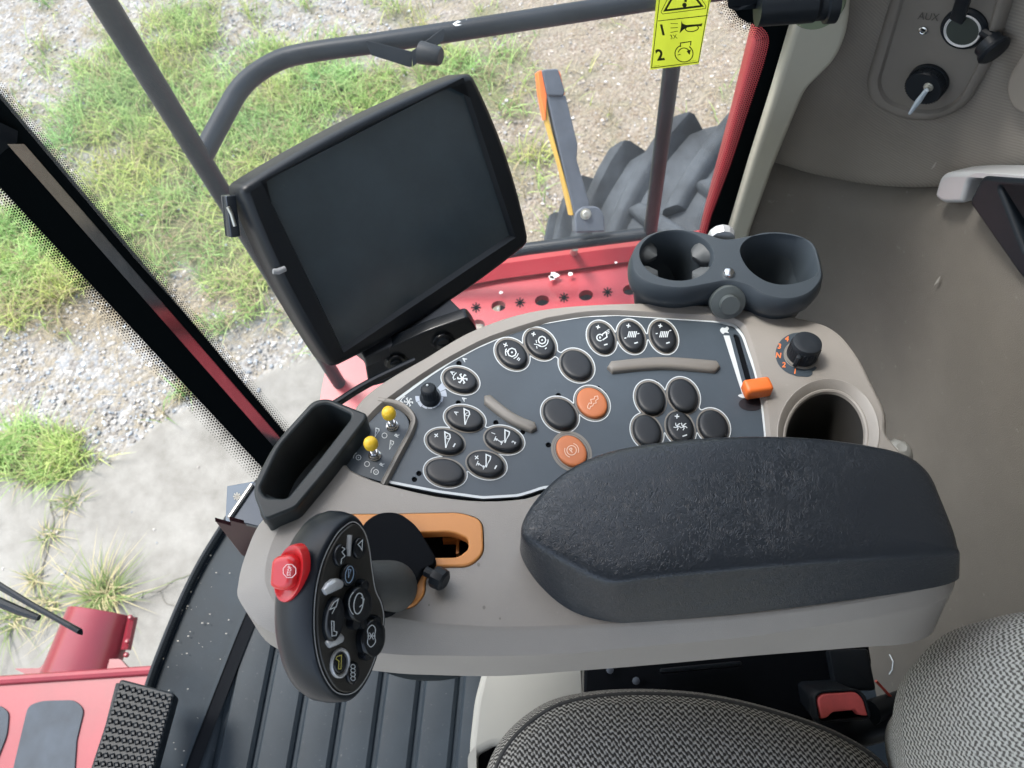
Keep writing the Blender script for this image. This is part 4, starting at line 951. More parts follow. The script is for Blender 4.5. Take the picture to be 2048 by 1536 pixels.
# floor
FE = [(600,905),(500,985),(430,1085),(385,1165),(345,1255),(305,1360),(280,1450),(262,1536),(250,1640),(245,1800)]
fe = [P(x, y, 0) for x, y in cr(FE, 5, False)]
fl = MB(); back = [Vector((1.0, -1.4, 0)), Vector((1.0, .70, 0)), Vector((fe[0].x, .70, 0))]
fe = [P(760, 800, 0), P(670, 860, 0)]+fe; back = [Vector((1.0, -1.4, 0)), Vector((1.0, .655, 0)), Vector((P(860, 745, 0).x, .655, 0))]; poly = fe+back; 
fl.add(poly, [tuple(range(len(poly)))]); fl.add([p-Vector((0, 0, .05)) for p in poly], [tuple(range(len(poly)))])
n = len(poly); fl.loft([poly, [p-Vector((0, 0, .05)) for p in poly]])
flo = fl.build('floor', M['mat_smooth'], None, smooth=False); tag(flo, kind='structure'); flo.location.z += 0
FF = Frame((0, 0, 0), (0, 0, 1))
vp = (1300, -2560)
ft = thing('floor_mat', 'black rubber floor mat with long ribs beside the seat base', 'floor mat', P(700, 1450, .004))
base0 = P(640, 1450, 0); dr = (P(640+(vp[0]-640)*.06, 1450+(vp[1]-1450)*.06, 0)-base0).normalized(); pr = dr.cross(Vector((0, 0, 1)))
mb = MB(); pitch = .062
gp = [(560,1090),(520,1200),(493,1265),(440,1400),(388,1536),(360,1640)]
gw = [P(x, y, 0) for x, y in gp]
def gr_off(t):                                            # groove position across the mat for distance t along the ribs
    ts = [(g-base0).dot(dr) for g in gw][::-1]; os_ = [(g-base0).dot(pr) for g in gw][::-1]; return float(np.interp(t, ts, os_))
us = np.linspace(-.5, .42, 60)
for k in range(-3, 12):
    rings = []
    for t in us:
        c = k*pitch; lim = gr_off(t)+.012; prof = []
        for o, hh in ((-.027, .002), (-.022, .0085), (-.006, .0095), (.012, .0085), (.022, .0075), (.027, .002)): prof.append(base0+dr*t+pr*max(c+o, lim)+Vector((0, 0, hh+.002)))
        rings.append(prof)
    mb.loft(rings, closed=False)
mb.build('ribbed_sheet', M['mat_rib'], ft, angle=40)
fb = Frame((0, 0, .0135), (0, 0, 1)); mb = MB(); ribbon(mb, fb, [(x-4, y) for x, y in cr(gp, 5, False)], 26, 0, hf=None); mb.build('border_dark_strip', M['deep'], ft)  # flat dark strip drawn in place of a sunken, shaded groove
mb = MB(); ribbon(mb, fb, [(x-20, y-3) for x, y in cr(gp, 5, False)], 7, .002); mb.build('raised_border', M['mat_smooth'], ft)
mb = MB(); mb.tube([p+Vector((0, 0, .004)) for p in fe], .008, 8); mb.build('edge_seal', M['black'], ft)

# crumbs and dust on the floor by the windscreen
mb = MB(); r = random.Random(9)
for k in range(90):
    t = r.random(); i = int(2+t*(len(fe)-14)); q = fe[i]+(Vector((.05, -.02, 0)))*(r.random()**1.5*2.2)+Vector((r.uniform(-.01, .01), r.uniform(-.01, .01), .006)); a_ = r.uniform(.0006, .0022)
    mb.add([q+Vector((a_*math.cos(b_c), a_*math.sin(b_c)*.6, 0)) for b_c in (0, 1.3, 2.5, 3.9, 5.1)]+[q+Vector((0, 0, a_*.6))], [(0, 1, 5), (1, 2, 5), (2, 3, 5), (3, 4, 5), (4, 0, 5)])
o = mb.build('floor_crumbs', mat('crumb_pale', (.42, .40, .36), .9), None, smooth=False); o['kind'] = 'stuff'

# windscreen follows the floor edge
ws = thing('windscreen', 'curved front windscreen rising from the edge of the cab floor', 'windscreen', fe[10])
w2 = [onp(0)+Vector((0, 0, 0))]+fe[5:]
mb = MB(); mb.loft([[Vector((p.x, p.y, z)) for p in w2] for z in (0, .4, .8, 1.2, 1.75)], closed=False)
# lean the left edge of the sheet with the pillar
o = mb.build('pane', M['glass_front'], ws, angle=80)
mb = MB()
edge = [FEp for FEp in cr(FE, 5, False)][3:]
dots(mb, FF, edge, -1, 5, 3, .012, 4.0, 1.6); mb.build('frit_dots', M['frit'], ws, smooth=False)

# wiper
wi = thing('windscreen_wiper', 'black wiper arm and blade outside the windscreen at the left', 'wiper', P(160, 1262, .2))
WPz = .25
mb = MB(); mb.box(P(70, 1213, WPz), (P(150, 1262, WPz)-P(-30, 1162, WPz))*.5, (P(70, 1222, WPz)-P(70, 1204, WPz))*.35, Vector((0, 0, .006)), .002); mb.build('wiper_blade', M['black'], wi)
mb = MB(); mb.tube([P(-40, 1145, WPz+.02), P(60, 1207, WPz+.018), P(158, 1263, WPz+.012)], .0035, 8); mb.build('wiper_frame', M['black'], wi)
mb = MB(); mb.tube([P(-40, 1188, WPz), P(40, 1222, WPz), P(78, 1236, WPz)], [.007, .006, .004], 8); mb.build('wiper_arm', M['black'], wi)

# pedal
PD = Frame(P(260, 1440, .14), Vector((.1, .25, 1)))
pe = thing('foot_pedal', 'black rubber foot pedal covered in small pyramid studs on the cab floor', 'pedal', P(255, 1530, 0))
pp = [(240,1357),(350,1386),(291,1600),(160,1600)]
mb = MB(); plate(mb, PD, f2(PD, rpoly(pp, 8)), (), 0, -.02, .003); mb.build('pedal_pad', M['black'], pe, angle=50)
mb = MB()
for i in range(9):
    for j in range(14):
        s_, t = (i+.6+.0*(j % 2))/9.2, (j+.9)/14.2
        a = np.array(pp[0])*(1-s_)+np.array(pp[1])*s_; b = np.array(pp[3])*(1-s_)+np.array(pp[2])*s_; c = a*(1-t)+b*t
        q = [(c[0]-6, c[1]-4), (c[0]+4, c[1]-7), (c[0]+6, c[1]+4), (c[0]-4, c[1]+7)]
        v = [PD.px(x, y, 0) for x, y in q]+[PD.px(c[0]+(k-.5)*5, c[1]+(l-.5)*5, .004) for k, l in ((0, 0), (1, 0), (1, 1), (0, 1))]
        mb.add(v, [(0, 1, 5, 4), (1, 2, 6, 5), (2, 3, 7, 6), (3, 0, 4, 7), (4, 5, 6, 7)])
mb.build('pedal_studs', M['black'], pe, smooth=False)
mb = MB(); mb.box(PD.px(222, 1450, -.022), (PD.px(215, 1365, 0)-PD.px(170, 1540, 0))*.5, (PD.px(235, 1450, 0)-PD.px(215, 1450, 0))*.5, PD.N*.004, .002); mb.tube([PD.px(240, 1500, -.02), P(250, 1560, 0)], .012, 10); mb.build('pedal_lever', M['black'], pe)

# ------------------------------------------------------------------ seat, base box, buckle
se = thing('operator_seat', 'grey knitted fabric seat with cushion and backrest at the lower right', 'seat', P(1500, 1600, .0))
def blob(rings, name, m, k=8, **kw):
    R2 = [[(P(x, y, z)) for x, y in cr(pts, k)] for pts, z in rings]; mb = MB(); mb.loft(R2, False, True)
    o = mb.build(name, m, se, angle=80); return o
sil = [(968,1560),(1000,1482),(1060,1424),(1130,1392),(1250,1378),(1400,1386),(1550,1420),(1680,1470),(1770,1540),(1850,1680),(1850,1900),(1500,2100),(1200,2100),(1000,1900),(955,1700)]
cs = np.mean(np.array(sil), 0)
def shr(k, pts=sil, c=None, dx=0, dy=0):
    c = cs if c is None else c; return [tuple((np.array(p)-c)*k+c+np.array((dx, dy))) for p in pts]
# cushion rings converted per height so that the widest ring is the seen outline
rr = [(sil, .40), (sil, .45)]
R0 = [[P(x, y, z) for x, y in cr(sil, 8)] for z in (.47,)][0]; cw = sum(R0, Vector())/len(R0)
def wr(k, z): return [Vector((cw.x+(q.x-cw.x)*k, cw.y+(q.y-cw.y)*k, z)) for q in R0]
mb = MB(); mb.loft([wr(.95, .30), wr(.985, .38), wr(1, .43), wr(1.0, .47), wr(.985, .495), wr(.955, .515), wr(.93, .525), wr(.925, .523), wr(.915, .528), wr(.85, .538), wr(.6, .548), wr(.3, .552), wr(.05, .553)], True, True)
o = mb.build('seat_cushion', M['fab_seat'], se, angle=80); 
uv_ = o.data.uv_layers.new(name='UVMap')
for p_ in o.data.polygons:
    for li in p_.loop_indices: c_o = o.data.vertices[o.data.loops[li].vertex_index].co; uv_.data[li].uv = (c_o.x, c_o.y-c_o.z*.8)
mb = MB(); mb.tube([p+Vector((0, 0, .0005)) for p in wr(.925, .525)]+[wr(.925, .525)[0]], .0022, 8); mb.build('cushion_seam', mat('seam_piping', (.05, .048, .046), .9), se)
bs = [(1818,1560),(1806,1470),(1808,1395),(1830,1330),(1880,1275),(1950,1246),(2060,1234),(2250,1240),(2450,1400),(2450,1900),(2200,2100),(1900,1900),(1850,1700)]
R0 = [P(x, y, .66) for x, y in cr(bs, 8)]; cw = sum(R0, Vector())/len(R0)
mb = MB(); mb.loft([wr(.40, .50), wr(.60, .56), wr(.90, .62), wr(1.0, .66), wr(.995, .70), wr(.95, .76), wr(.86, .80), wr(.7, .84), wr(.4, .87), wr(.1, .88)], True, True)
o = mb.build('backrest', M['fab_back'], se, angle=80); uvring(o, 10, len(R0))
# seat base box
sb_ = thing('seat_base_box', 'pale beige moulded box between the ribbed floor and the seat cushion', 'seat base', P(1050, 1450, 0))
BFz = Frame((0, 0, .38), (0, 0, 1))
mb = MB(); plate(mb, BFz, f2(BFz, rpoly([(975,1300),(1172,1290),(1180,1420),(1180,1600),(938,1600),(938,1490),(948,1400)], [10,10,10,10,10,20,20]), 0), [f2(BFz, rpoly([(950,1512),(985,1492),(1040,1492),(1040,1600),(952,1600)], 10))], 0, -.38, .008, 4); mb.build('box_shell', M['beige'], sb_, angle=50)
mb = MB(); fill(mb, BFz, [(940,1500),(1060,1480),(1060,1605),(940,1605)], -.03); mb.build('slot_floor', M['deep'], sb_, smooth=False)
# dark adjuster beneath the console
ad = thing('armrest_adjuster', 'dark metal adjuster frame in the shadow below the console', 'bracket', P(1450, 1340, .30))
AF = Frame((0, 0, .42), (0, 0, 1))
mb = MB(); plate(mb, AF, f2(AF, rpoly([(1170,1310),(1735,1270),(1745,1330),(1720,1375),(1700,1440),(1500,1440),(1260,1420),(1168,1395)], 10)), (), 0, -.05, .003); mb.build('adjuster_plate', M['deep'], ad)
mb = MB(); mb.box(AF.px(1400, 1335, .012), (AF.px(1460, 1330)-AF.px(1300, 1345))*.5, (AF.px(1400, 1345)-AF.px(1400, 1335))*.5, Vector((0, 0, .006)), .002)
mb.build('adjuster_rail', M['black'], ad)
mb = MB(); mb.box(AF.px(1700, 1340, .012), Vector((.02, 0, 0)), Vector((0, .02, 0)), Vector((0, 0, .008)), .003); mb.build('adjuster_block', M['black'], ad)
for x, y in ((1220,1340),(1272,1362),(1668,1345),(1700,1350)): mb = MB(); mb.lathe(AF.px(x, y, .004), (0, 0, 1), [(.004, 0), (.004, .003), (.002, .004)], 8); mb.build('bolt', M['arm'], ad)
# buckle
KB = Frame(P(1685, 1412, .50), Vector((.15, -.12, 1)))
bu = thing('seat_belt_buckle', 'black seat belt buckle with a scuffed red release button between cushion and backrest', 'seat belt buckle', P(1700, 1420, .40))
bp_ = rpoly([(1627,1392),(1640,1381),(1715,1377),(1733,1392),(1744,1432),(1735,1440),(1643,1447),(1635,1440)], [10,12,12,14,10,6,6,10])
mb = MB(); u_ = f2(KB, bp_); inn = f2(KB, rpoly([(1633,1395),(1645,1386),(1713,1382),(1727,1396),(1738,1434),(1640,1441)], [8,10,10,12,4,4]))
plate(mb, KB, u_, [inn], 0, -.012, .0015); c_ = np.mean(u_, 0); dn_ = (P(1735, 1380, .42)-P(1690, 1412, .42))*.55
mb.loft([[KB.at(u, v, -.010) for u, v in u_], [KB.at(u, v, -.075)+dn_ for u, v in offs(u_, -.004)]], False, True); mb.build('buckle_shell', M['black'], bu, angle=50)
mb = MB(); plate(mb, KB, f2(KB, rpoly([(1634,1397),(1646,1387),(1712,1383),(1726,1397),(1736,1432),(1718,1430),(1712,1420),(1665,1424),(1655,1436),(1642,1438)], [8,10,10,12,4,6,6,6,6,4])), (), .0005, -.008, .002, 4); mb.build('release_button', M['buckle_red'], bu, angle=50)
mb = MB(); mb.tube([P(1740, 1425, .44), P(1790, 1405, .42), P(1860, 1380, .40)], [.012, .010, .010], 12); mb.tube([P(1600, 1470, .40), P(1720, 1455, .42), P(1830, 1425, .42)], .018, 12); mb.build('buckle_strap', M['black'], bu)
mb = MB(); mb.tube([P(1752, 1362, .45), P(1795, 1408, .42)], .0015, 6); mb.build('buckle_wire', mat('red_wire', (.5, .06, .04), .5), bu)

# ------------------------------------------------------------------ wall socket panel
p, n, s = wallhit(1870, 110); AXF = Frame(p+n*.012, n)
ks = (AXF.px(1900, 100)-AXF.px(1800, 100)).length/100
def sq(l, f): return [(r_*f, h_*f) for r_, h_ in l]
F1, F2, F3, F4 = ks*43/.0265, ks*41/.033, ks*9/.0052, ks*10/.0085
ap = thing('socket_panel', 'raised oval wall panel marked AUX carrying a power socket and a covered connector', 'socket panel', AXF.px(1870, 230))
aro = rpoly([(1800,-60),(1736,160),(1745,200),(1800,232),(1870,238),(1935,210),(1985,120),(2040,-60)], [10,40,40,40,40,40,20,10], 6)
ari = rpoly([(1828,-60),(1763,160),(1778,195),(1830,214),(1880,216),(1925,190),(1965,110),(2010,-60)], [10,30,30,30,30,30,20,10], 6)
mb = MB(); ao, ai = f2(AXF, aro), f2(AXF, ari)
mb.loft([[AXF.at(u, v, h) for u, v in offs(ao, d)] for d, h in ((.002, -.008), (0, .004), (-.004, .008), (-.008, .0085))]+[[AXF.at(u, v, .0075) for u, v in offs(ai, .002)], [AXF.at(u, v, .0035) for u, v in ai]], False, True)
mb.build('panel_plate', mat('wall_trim_plastic', (.15, .138, .122), .6, bump=.1, bscale=1500), ap, angle=45)
mb = MB(); text(mb, AXF, 'AUX', 1857, 34, 21, 5, .0046, bold=.0, skew=.2, sx=.95); mb.build('aux_lettering', mat('aux_emboss_shade', (.055, .050, .045), .6), ap, smooth=False)  # flat dark letters paint the shade of embossed lettering
mb = MB(); mb.lathe(AXF.px(1847, 60, .004), n, sq([(.0052, 0), (.0050, .002), (.0036, .0026), (.0030, .0022), (.0026, -.0)], ks*9/.0052), 24); jk = mb.build('aux_jack', M['chrome'], ap)
mb = MB(); mb.lathe(AXF.px(1847, 60, .0040+.0023*F3), n, sq([(.0024, 0), (.002, .0002)], F3), 12); mb.build('jack_hole', M['deep'], jk)
B = AXF.px(1929, 56, .004); mb = MB(); mb.lathe(B, n, sq([(.0265, 0), (.0265, .003), (.024, .006), (.0215, .0065), (.0215, .003), (.0185, .003), (.0185, -.004), (.001, -.02)], F1), 40); so_ = mb.build('power_socket', M['black'], ap)
mb = MB(); rgn = [(.0215, .0060), (.0205, .0078), (.0190, .0060)]; mb.lathe(B, n, sq(rgn+[(.0185, .004)], F1), 40); mb.build('socket_ring', mat('pale_ring', (.62, .62, .62), .4), so_)
mb = MB(); mb.lathe(B+n*.0062*F1, n, sq([(.0184, 0), (.001, .0002)], F1), 32); mb.build('socket_well', mat('dark_green_well', (.03, .04, .036), .3), so_)
mb = MB(); mb.tube([AXF.px(1965, 62, .006), AXF.px(1985, 75, .010)], .0045, 10); q = AXF.px(1985, 97, .018); ax = AXF.U*.9+AXF.N*.5
mb.lathe(q, ax, sq([(.0165, -.010), (.0165, -.001), (.0190, 0), (.020, .004), (.017, .007), (.006, .008)], ks*31/.02), 18); mb.build('socket_cap', M['black'], so_, angle=35)
B = AXF.px(1858, 162, .004); mb = MB(); mb.lathe(B, n, sq([(.033, 0), (.033, .006), (.031, .0065), (.031, .020), (.029, .023), (.004, .0235)], F2), 48); cc_ = mb.build('connector_cap', M['black'], ap, angle=40, label='round black ribbed connector cap')
mb = MB()
for k in range(40):
    a_ = 2*math.pi*k/40; d = AXF.U*math.cos(a_)+AXF.V*math.sin(a_); mb.box(B+(n*.014+d*.0313)*F2, d*.0006*F2, n.cross(d)*.0009*F2, n*.006*F2)
mb.build('knurl_ribs', M['black'], cc_, smooth=False)
mb = MB(); hx = AXF.px(1857, 174, .0235*F2+.004); mb.lathe(hx, n, sq([(.0085, 0), (.0085, .001), (.006, .0012), (.006, .005), (.0045, .0055)], F4), 6*3, ref=AXF.U); mb.build('cap_bolt', M['bolt'], cc_, angle=20)
mb = MB(); t0 = AXF.px(1853, 180, .030); t1 = AXF.px(1820, 226, .030); t2 = AXF.px(1836, 200, .008); mb.tube([t0, t0.lerp(t1, .5), t1, t2], [.0022, .0030, .0018, .0022], 8); mb.build('cap_strap', mat('clear_strap', (.35, .42, .48), .15), cc_)
# loose lever pushed into the socket
ky = thing('plug_lead', 'dark flat plug lead hanging down into the power socket at the top right', 'plug', AXF.px(1920, 40, .02))
mb = MB(); c = [AXF.px(1936, -30, .05), AXF.px(1928, 8, .035), AXF.px(1914, 40, .012)]
mb.box((c[0]+c[2])*.5, (c[0]-c[2])*.5, AXF.U*.0062, AXF.N*.004, .0015); mb.build('plug_body', M['black'], ky)
# second panel edge at the right
p2, n2, s2 = wallhit(2048, 170); A2 = Frame(p2+n2*.010, n2)
sp2 = thing('second_wall_panel', 'edge of a raised rounded wall panel cut by the right border', 'wall panel', A2.px(2048, 230))
mb = MB(); plate(mb, A2, f2(A2, rpoly([(2060,90),(2022,150),(2016,180),(2030,220),(2150,260),(2250,90)], [5,20,20,20,30,5])), (), .004, -.01, .004, 4); mb.build('panel_cover', mat('wall_trim_plastic_b', (.16, .148, .13), .6), sp2, angle=50)

# wall bin at the right edge with silver cap
p3, n3, s3 = wallhit(1960, 420); A3 = Frame(p3+n3*.020, n3)
wb = thing('wall_grab_bin', 'black wall bin under a satin silver handle at the right border', 'wall bin', A3.px(2000, 520))
mb = MB(); plate(mb, A3, f2(A3, rpoly([(1902,340),(1955,338),(2200,352),(2200,366),(1975,350),(1958,358),(1945,402),(1905,402),(1888,388)], [20,10,10,5,8,8,6,14,14], 6)), (), .012, -.03, .005, 5); mb.build('silver_handle', M['silver'], wb, angle=60)
mb = MB(); plate(mb, A3, f2(A3, rpoly([(1975,350),(2250,370),(2250,760),(2048,545),(1948,402)], [8,5,5,5,10]), .01), [f2(A3, rpoly([(2010,372),(2250,395),(2250,720),(2060,500)], 6), .01)], .016, -.03, .004, 4); mb.build('bin_shell', M['black'], wb, angle=50)
mb = MB(); fill(mb, A3, [(1990,360),(2260,380),(2260,740),(2040,520)], -.012); mb.build('bin_floor', M['deep'], wb, smooth=False)

# ------------------------------------------------------------------ unseen roof of the cab, sized to block and shape the light
mb = MB(); mb.box((0, -.05, 1.80), Vector((1.1, 0, 0)), Vector((0, .70, 0)), Vector((0, 0, .05)), .02)
rf = mb.build('unseen_cab_roof', mat('roof_lining', (.30, .29, .26), .8), None); tag(rf, 'light grey unseen cab roof shading the driving position', 'roof')

# ------------------------------------------------------------------ outside: walkway, rails, marker arm, tyre
ZP = -.15
PL = Frame((0, 0, ZP), (0, 0, 1))
wk = thing('walkway_platform', 'red steel walkway below the window with round holes and dark painted star shapes', 'walkway', P(1150, 560, ZP))
holes = [(997,612,14.5,10.5),(1084,601,14.5,10.5),(1172,590.5,14.5,10.5),(1260,579.5,14.5,10.5),(955,650,15,11),(700,740,12,12)]
mb = MB(); wp = [(1620,420),(1330,478),(1200,492),(1000,521),(820,560),(668,640),(640,800),(640,960),(1620,960)]
plate(mb, PL, f2(PL, wp), [f2(PL, ell(x, y, a, b, -8, 24)) for x, y, a, b in holes[:5]], 0, -.02); mb.build('deck_plate', M['red'], wk, smooth=False)
mb = MB(); hf_ = Frame((0, 0, ZP-.06), (0, 0, 1)); fill(mb, hf_, [(1000,560),(1650,500),(1650,680),(1000,700)], 0); mb.build('under_tray', M['arm'], wk, smooth=False)
mb = MB()
for x, y in ((1040,605),(1128,595),(1215,584),(952,615)): star(mb, PL, x, y, 10, 2.6, n=8, h=.0012, tick=0)
mb.build('painted_star_holes', M['deep'], wk, smooth=False)  # flat dark stars painted on for the shade of punched holes
# raised outer kerb of the walkway
mb = MB(); k0 = [(1620,430),(1330,485),(1200,500),(1000,528),(860,556)]; k1 = [(1620,455),(1330,515),(1200,533),(1000,560),(840,590)]
mb.loft([[P(x, y, ZP) for x, y in k1], [P(x, y-2, ZP+.012) for x, y in k1], [P(x, y, ZP+.03) for x, y in k0], [P(x, y-12, ZP+.0) for x, y in k0]], closed=False); mb.build('outer_kerb', M['red'], wk, angle=60)
mb = MB()
for x, y, r in ((1141,548,5),(1108,551,9),(1104,556,6),(1002,585,4),(1232,525,3)):
    fill(mb, PL, [(x+r*(1+.35*math.sin(3*k+x))*math.cos(k*.7), y+r*.7*(1+.3*math.cos(2*k))*math.sin(k*.7)) for k in range(9)], .014)
mb.build('white_splashes', mat('bird_white', (.75, .70, .68), .8), wk, smooth=False)

hr = thing('handrail', 'black tubular handrail frame around the walkway outside the side window', 'handrail', P(675, 765, ZP))
B1_ = P(678, 768, ZP); rad = .0145
def vert(px0, py0, z0, zt, lean=(0, 0)):
    b = P(px0, py0, z0); return [b, Vector((b.x+lean[0]*(zt-z0), b.y+lean[1]*(zt-z0), zt))]
# front post passes the two measured points
q1 = P(678, 766, ZP); d_ = ray(205, 0); zt = 1.0; q2 = None
tt = ((q1.y-CAM.y)*1.0)/d_.y; q2 = CAM+d_*tt
q2b = q1+(q2-q1)*1.4
mb = MB(); mb.tube([q1, q2, q2b], rad*.95, 18); mb.build('front_post', M['rail'], hr)
# the point on the post seen at 410,320
tz = None
dd = ray(408, 318); best = min((((CAM+dd*t_)-(q1+(q2-q1)*s_)).length, t_, s_) for t_ in np.linspace(.6, 2, 80) for s_ in np.linspace(0, 1.4, 80))
J = q1+(q2-q1)*best[2]; ZR = J.z
print('ZR', ZR, 'q1', q1, 'q2', q2)
loop = [(450,228),(478,180),(515,145),(570,116),(650,100),(740,88),(900,64),(1100,33),(1310,0),(1500,-28)]
pts = [tuple(J)]+[tuple(P(x, y, ZR)) for x, y in loop]; mb = MB(); mb.tube([Vector(p) for p in cr(pts, 5, False)], rad*.95, 18); mb.build('top_rail', M['rail'], hr)
PR = P(1360, -5, ZR); yb = PR.y
RPF = Frame((0, yb, 0), (0, -1, 0), up=(1, 0, 0))
lo = RPF.px(1300, 468); mb = MB(); mb.tube([RPF.px(1362, -8), lo, lo-Vector((0, 0, .05))], rad*.92, 18); mb.build('rear_post', M['rail'], hr)
mb = MB(); ll = RPF.px(860, 530); mb.tube([RPF.px(800, 545), ll, RPF.px(1060, 497), RPF.px(1300, 466)], rad*.9, 18); mb.build('lower_rail', M['rail'], hr)
RF2 = Frame(P(820, 90, ZR)+c2w((0, 0, 1))*.022, c2w((.1, -.35, .92)))
mb = MB(); plate(mb, RF2, f2(RF2, [(730,80),(824,103),(824,133),(818,134),(742,110)]), (), 0, -.004, .0008); plate(mb, RF2, f2(RF2, [(822,103),(886,56),(890,62),(888,80),(826,133)]), (), 0, -.004, .0008); mb.build('gate_stop_plate', M['rail'], hr)
mb = MB(); a_, b_2 = RF2.px(846, 106, .006), RF2.px(882, 113, .016); mb.lathe(a_, (b_2-a_), [(.0150, -.004), (.0150, 0), (.0125, (b_2-a_).length-.003), (.0105, (b_2-a_).length)], 24); mb.build('rubber_stop', M['knob'], hr)
mb = MB(); fill(mb, Frame(P(920, 45, ZR)+c2w((0, .3, 1))*rad*1.02, c2w((0, .3, 1))), [(905,48),(915,41),(925,44),(934,38),(936,44),(926,49),(912,52)], .001); mb.build('white_mark', M['white'], hr, smooth=False)

am = thing('marker_arm', 'grey fold out marker arm with orange and yellow reflector edges bolted to the lower rail', 'marker arm', RPF.px(1172, 470))
AM = Frame(RPF.px(1172, 450)+Vector((0, .0, 0)), c2w((.12, -.25, .95)))
AMd = CAM+(AM.O-CAM)*.985
mb = MB(); plate(mb, AM, f2(AM, rpoly([(1090,190),(1128,192),(1152,290),(1150,320),(1176,408),(1172,430),(1145,430)], 6)), (), .018, -.012, .003); mb.build('arm_bar', M['arm'], am, angle=50)
mb = MB(); plate(mb, AM, f2(AM, rpoly([(1080,142),(1112,140),(1126,186),(1122,195),(1091,194)], 6)), (), .022, -.014, .003); mb.build('arm_tip', M['arm'], am, angle=50)
mb = MB(); plate(mb, AM, f2(AM, [(1073,145),(1080,143),(1091,194),(1088,240),(1078,190)]), (), .016, -.02, .001); plate(mb, AM, f2(AM, [(1112,142),(1117,146),(1127,190),(1122,193)]), (), .016, -.03, .001); mb.build('orange_reflector', M['amber'], am)
mb = MB(); plate(mb, AM, f2(AM, [(1091,200),(1096,240),(1139,400),(1145,430),(1140,430),(1117,330),(1090,240)]), (), .012, -.018, .001); mb.build('yellow_reflector', M['amber_y'], am)
mb = MB(); plate(mb, AM, f2(AM, rpoly([(1145,425),(1160,412),(1192,412),(1204,430),(1205,462),(1147,464)], [10,12,14,12,3,3])), (), .022, -.012, .003); bk = mb.build('arm_bracket', M['arm'], am, angle=50)
mb = MB(); mb.lathe(AM.px(1171, 428, .022), AM.N, [(.011, 0), (.011, .002), (.007, .002), (.007, .007), (.005, .008)], 6*2, ref=AM.U); mb.build('hex_bolt', M['bolt'], am, angle=20)
mb = MB(); mb.tube([P(1150, 495, ZP+.09), P(1146, 510, ZP)], .008, 10); mb.build('clamp_bolt', M['bolt'], am)

# tyre
TWd = .31; YO = 1.80; OP = Frame((0, YO, 0), (0, -1, 0), up=(1, 0, 0)); c3 = [OP.px(x, y) for x, y in ((1440, 205), (1235, 285), (1085, 470))]
(ax_, ay_), (bx_, by_), (cx_, cy_) = [(q.x, q.z) for q in c3]; dd_ = 2*(ax_*(by_-cy_)+bx_*(cy_-ay_)+cx_*(ay_-by_))
ux_ = ((ax_**2+ay_**2)*(by_-cy_)+(bx_**2+by_**2)*(cy_-ay_)+(cx_**2+cy_**2)*(ay_-by_))/dd_; uz_ = ((ax_**2+ay_**2)*(cx_-bx_)+(bx_**2+by_**2)*(ax_-cx_)+(cx_**2+cy_**2)*(bx_-ax_))/dd_
TR = math.hypot(ax_-ux_, ay_-uz_); print('tyre circle', ux_, uz_, TR)
TC = Vector((ux_, YO-TWd, uz_))
tn = P(1440, 200, -.45); print('tyre hint', tn, P(1065, 470, -.7), P(1250, 260, -.5))
ty = thing('front_tyre', 'large black tractor tyre with thick lugs beyond the walkway', 'tyre', (TC.x, TC.y, TC.z-TR-.05))
mb = MB(); prof = [(-TWd, -.30), (-TWd-.03, -.18), (-TWd-.01, -.06), (-TWd+.04, -.012), (-.15, .006), (0, .012), (.15, .006), (TWd-.04, -.012), (TWd+.01, -.06), (TWd+.03, -.18), (TWd, -.30)]
ringsT = []
for k in range(72):
    a_ = 2*math.pi*k/72; ringsT.append([TC+Vector((math.cos(a_)*(TR-.05+r), w, math.sin(a_)*(TR-.05+r))) for w, r in prof])
ringsT.append(ringsT[0]); mb.loft(ringsT, closed=False); mb.build('carcass', M['tire'], ty, angle=70)
mb = MB()
NL = 20
for side in (-1, 1):
    for k in range(NL):
        a0 = 2*math.pi*(k+(.5 if side > 0 else 0))/NL
        for seg_ in range(1):
            sec = []
            for i in range(7):
                t = i/6; w = side*(-.03+t*(TWd+.035)); aa = a0 - t*.34 - .06*t*t
                wd = .040+.016*t; top = .052-.05*max(0, t-.8)*1.0
                def pt3(da, r): return TC+Vector((math.cos(aa+da)*(TR-.05+r), w, math.sin(aa+da)*(TR-.05+r)))
                base_r = -.02 if t < .9 else -.07
                sec.append([pt3(-wd*1.6, base_r), pt3(-wd*1.15, top*.55), pt3(-wd*.85, top*.9), pt3(-wd*.5, top), pt3(wd*.5, top), pt3(wd*.85, top*.9), pt3(wd*1.15, top*.55), pt3(wd*1.6, base_r)])
            mb.loft(sec, True, True, closed=True)
mb.build('lugs', M['tire'], ty, angle=38)
mb = MB(); mb.lathe(TC+Vector((0, TWd-.12, 0)), (0, 1, 0), [(.62, -.2), (.64, -.02), (.55, -.04), (.2, -.08)], 48); mb.build('wheel_rim', M['dark_red'], ty)

# red body panel beyond the window edge
BP = Frame((0, YW+.16, 0), (0, -1, 0), up=(1, 0, 0))
bpn = thing('red_body_panel', 'upright red body panel edge seen through the rear edge of the side window', 'body panel', BP.px(1420, 470))
mb = MB(); plate(mb, BP, f2(BP, [(1532,-20),(1514,60),(1466,250),(1414,440),(1400,500),(1500,500),(1560,250),(1620,-20)]), (), .0, -.03, .010, 4); mb.build('panel_sheet', M['red'], bpn, angle=60)

